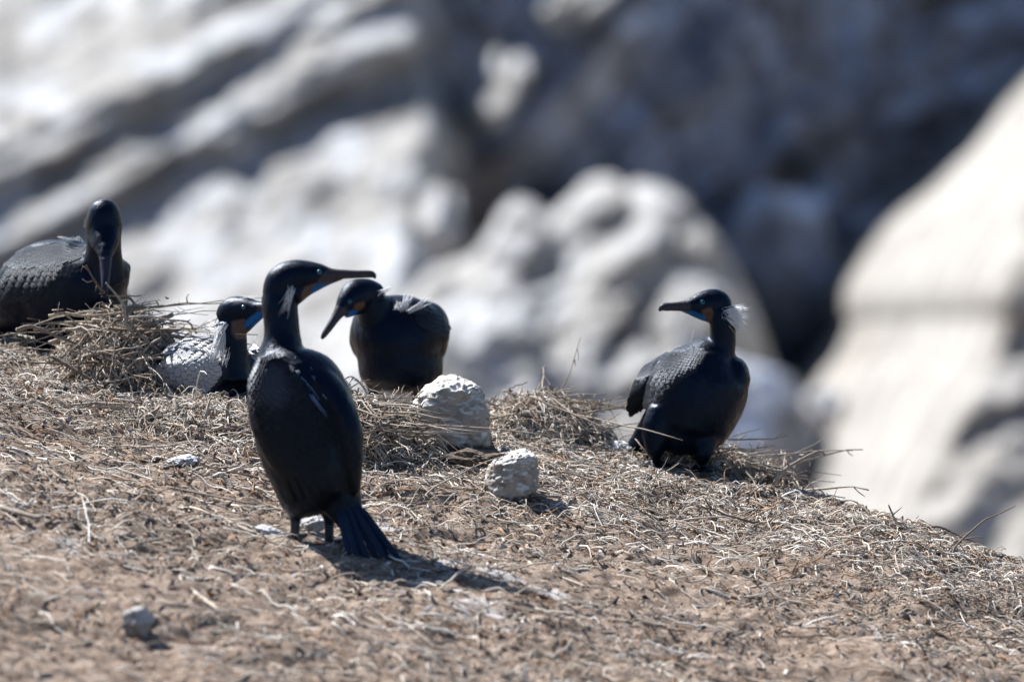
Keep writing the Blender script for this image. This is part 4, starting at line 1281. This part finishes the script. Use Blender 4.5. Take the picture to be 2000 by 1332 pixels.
def samp_nests(n, g):
    xs_, ys_ = [], []
    for root, f in NESTS:
        c = root.location
        a = g.uniform(0, 2 * np.pi, n // 5); q = np.sqrt(g.random(n // 5))
        k = {0: (.17, .22), 1: (.19, .24), 2: (.12, .2), 3: (.18, .2), 4: (.23, .16)}[NESTS.index((root, f))]
        xs_.append(c.x + np.cos(a) * q * k[0] * 1.1); ys_.append(c.y + np.sin(a) * q * k[1] * 1.1)
    return np.concatenate(xs_), np.concatenate(ys_)
litter('nest_straw', 'fine curled stems worked in among the nest twigs', 4500, samp_nests, (.03, .09), (.0012, .003), 1.5, .03, STRAW, (6, 5, 4, 3, 1, 2, 2), 8)

def chips(name, label, n, seed, size, palette, weights):
    g = np.random.default_rng(seed)
    x = g.uniform(-1.25, 1.25, n); y = g.uniform(-2.25, 1.9, n)
    k = (y < crest_y(x) + .05) & (fbm(np.stack([x * 4, y * 2.2, x * 0], -1), 3, 78) + .45 > g.uniform(-.4, .9, n))
    x, y = x[k], y[k]; n = len(x)
    L = g.uniform(*size, n) * (.45 + 2.6 * g.random(n) ** 5); Wd = L * g.uniform(.15, .6, n); H = L * g.uniform(.1, .45, n)
    th = g.uniform(0, 2 * np.pi, n)
    d = np.stack([np.cos(th), np.sin(th)], -1); s = np.stack([-np.sin(th), np.cos(th)], -1)
    z = ground_z(x, y)
    tl = g.normal(0, .35, n) * L
    c = np.stack([x, y], -1)
    V_ = np.zeros((n, 4, 3))
    V_[:, 0, :2] = c - d * L[:, None] * .5; V_[:, 0, 2] = z + .001 + np.maximum(-tl, 0)
    V_[:, 1, :2] = c + s * Wd[:, None] * .5; V_[:, 1, 2] = z - .001
    V_[:, 2, :2] = c + d * L[:, None] * .5; V_[:, 2, 2] = z + .001 + np.maximum(tl, 0)
    V_[:, 3, :2] = c - s * Wd[:, None] * .5 * .6; V_[:, 3, 2] = z + H
    b_ = (np.arange(n) * 4)[:, None]
    F = np.concatenate([b_ + np.array(q)[None] for q in ((0, 1, 3), (1, 2, 3), (0, 3, 2), (0, 2, 1))], 0)
    pal = np.array(palette)[g.choice(len(palette), n, p=np.array(weights) / sum(weights))] * g.uniform(.65, 1.25, (n, 1))
    st_ = stain_at(x, y)[:, None] * .8
    pal = pal * (1 - st_) + np.array((.56, .55, .55)) * st_
    me = np_mesh(name, V_.reshape(-1, 3), F, np.repeat(np.clip(pal, 0, .9), 4, axis=0), False)
    return tag(link_mesh(name, me, M_straw), label, 'litter', kind='stuff')
CHIP = [(0.46, 0.40, 0.345), (0.34, 0.28, 0.235), (0.19, 0.15, 0.12), (0.33, 0.185, 0.095), (0.07, 0.055, 0.045), (0.66, 0.63, 0.60)]
chips('chip_litter', 'crumbled bark chips and flakes over the trampled earth', 80000, 12, (.004, .011), CHIP, (4.5, 5, 4.5, 2.6, 3.6, 1.8))

# ------------------------------------------------------------------ stones on the ground
def ground_stone(label, px, py_base, py_top, w_px, depth, seed, mat, rough=.16, facets=4, lean=(0, 0), name='stone', sink=.2, freq=1.7, sub=6):
    g = ground_hit(px, py_base)
    D = (g - CAM).dot(FWD) + depth * .5
    u = D / FPX
    rx = w_px / 2 * u; rz = (py_base - py_top) / 2 * u * (1 + sink)
    z0 = gz(g.x, g.y + depth * .5)
    c = Vector(((px - 1000) * u, g.y + depth * .5, z0 + rz * (1 - 2 * sink / (1 + sink))))
    ax = (Vector((1, 0, lean[0])).normalized(), Vector((0, 1, 0)), Vector((lean[1], 0, 1)).normalized())
    return rock(name, label, 'stone', c, ax, (rx, depth * .5, rz), mat, seed, rough, freq, sub, facets=facets, base=(c.x, c.y, z0))

def hand_rock(label, D, outline, depth_f, mat, seed, rough=.006):
    """a stone built from rings: outline rows (py, left px, right px), each row with its own depth front and back in metres"""
    sides = 120
    rows = catmull([(py, l, rgt, f, bk) for (py, l, rgt), (f, bk) in zip(outline, depth_f)], 14)
    u = D / FPX
    vs, fs = [], []
    for (py, l, rgt, f, bk) in rows:
        cx = (l + rgt) / 2; rx = (rgt - l) / 2 * u
        c = W(cx, py, D)
        for k in range(sides):
            th = 2 * math.pi * k / sides
            cc, ss = math.cos(th), math.sin(th)
            e = 0.86
            sx = math.copysign(abs(cc) ** e, cc); sy = math.copysign(abs(ss) ** e, ss)
            vs.append(np.array(c) + np.array(RIGHT) * rx * sx + np.array((0, 1, 0)) * (bk if sy > 0 else f) * sy)
    n = len(rows)
    for i in range(n - 1):
        for k in range(sides):
            k2 = (k + 1) % sides
            fs.append((i * sides + k2, i * sides + k, (i + 1) * sides + k, (i + 1) * sides + k2))
    V_ = np.array(vs)
    ctr = V_.mean(0)
    dirv = V_ - ctr; dirv /= np.linalg.norm(dirv, axis=1, keepdims=True)
    V_ = V_ + dirv * (rough * 1.6 * fbm(V_ * 14, 4, seed) + rough * .6 * fbm(V_ * 70, 3, seed + 5, .6)
                    - rough * 1.1 * np.clip(fbm(V_ * 38, 2, seed + 8) - .42, 0, .5) * 3)[:, None]
    # close the top and the bottom
    vs = [tuple(v) for v in V_]
    for ring, flip in ((0, True), ((n - 1) * sides, False)):
        m = V_[ring:ring + sides].mean(0); ti = len(vs); vs.append(tuple(m))
        for k in range(sides):
            k2 = (k + 1) % sides
            fs.append((ring + k, ring + k2, ti) if flip else (ring + k2, ring + k, ti))
    zb = np.percentile(V_[:, 2], 12)
    base = Vector((ctr[0], ctr[1], float(zb)))
    me = bpy.data.meshes.new('stone')
    me.from_pydata([tuple(Vector(v) - base) for v in vs], [], fs)
    smooth(me)
    return tag(link_mesh('stone', me, mat, None, base), label, 'stone')

gS = ground_hit(872, 893); D_S = (gS - CAM).dot(FWD) + .07
hand_rock('large white-crusted stone on the crest in the middle', D_S,
          [(744, 874, 903), (749, 852, 923), (759, 833, 937), (777, 815, 945), (804, 800, 949), (834, 790, 954), (862, 783, 962), (888, 784, 972), (906, 792, 972)],
          [(.03, .035), (.045, .055), (.055, .07), (.06, .085), (.063, .09), (.065, .095), (.067, .095), (.069, .095), (.07, .095)], M_stone, 5)
gS2 = ground_hit(1000, 985); D_S2 = (gS2 - CAM).dot(FWD) + .05
hand_rock('smaller white-topped stone in front of and right of the large one', D_S2,
          [(876, 1000, 1030), (884, 985, 1045), (900, 965, 1052), (920, 950, 1054), (945, 945, 1052), (970, 955, 1040), (992, 968, 1030), (1008, 972, 1024)],
          [(.02, .03), (.035, .05), (.042, .055), (.045, .06), (.046, .06), (.046, .06), (.042, .06), (.036, .06)], M_stone, 9, .006)
ground_stone('dark knob of earth and stone between the two white stones', 982, 905, 866, 56, .06, 31, M_darkstone, .35, 2)
ground_stone('dark clod of earth under the large white stone', 925, 925, 898, 120, .10, 32, M_nestbed, .3, 0)
ground_stone('small grey stone lying alone in the left foreground', 272, 1252, 1200, 66, .055, 33, M_darkstone, .25, 4)
ground_stone('flat white stone half buried left of the front bird', 360, 912, 893, 66, .07, 35, M_guano, .25, 4)
ground_stone('white crust between the feet of the front bird', 610, 1046, 1014, 60, .06, 37, M_guano, .22, 3)
ground_stone('thin white flake left of the feet of the front bird', 525, 1050, 1036, 74, .06, 39, M_guano, .2, 3, lean=(-.3, 0))
ground_stone('pale stone behind the tail of the right-hand bird', 1200, 885, 852, 66, .07, 41, M_guano, .22, 4)
ground_stone('white stone behind the legs of the right-hand bird', 1328, 915, 888, 50, .06, 43, M_guano, .2, 3)
ground_stone('pale stone in the gap beside the back of the front bird', 662, 800, 735, 60, .07, 45, M_guano, .2, 4)
# ------------------------------------------------------------------ a fly in the air above the nest
fp = W(327, 583, D_B)
fl = tag(empty('fly', fp), 'tiny dark fly hovering above the left nest', 'fly')
v, f = ico(2)
link_mesh('body', np_mesh('fly_body', v * np.array((.0045, .002, .002)), f), M_pupil, fl)
for s in (-1, 1):
    link_mesh('wing', np_mesh('fly_wing', [(0, 0, .0015), (-.004, s * .003, .004), (-.007, s * .005, .0035), (-.004, s * .001, .0015)], [(0, 1, 2, 3)]), M_straw_dark if False else M_quill, fl)
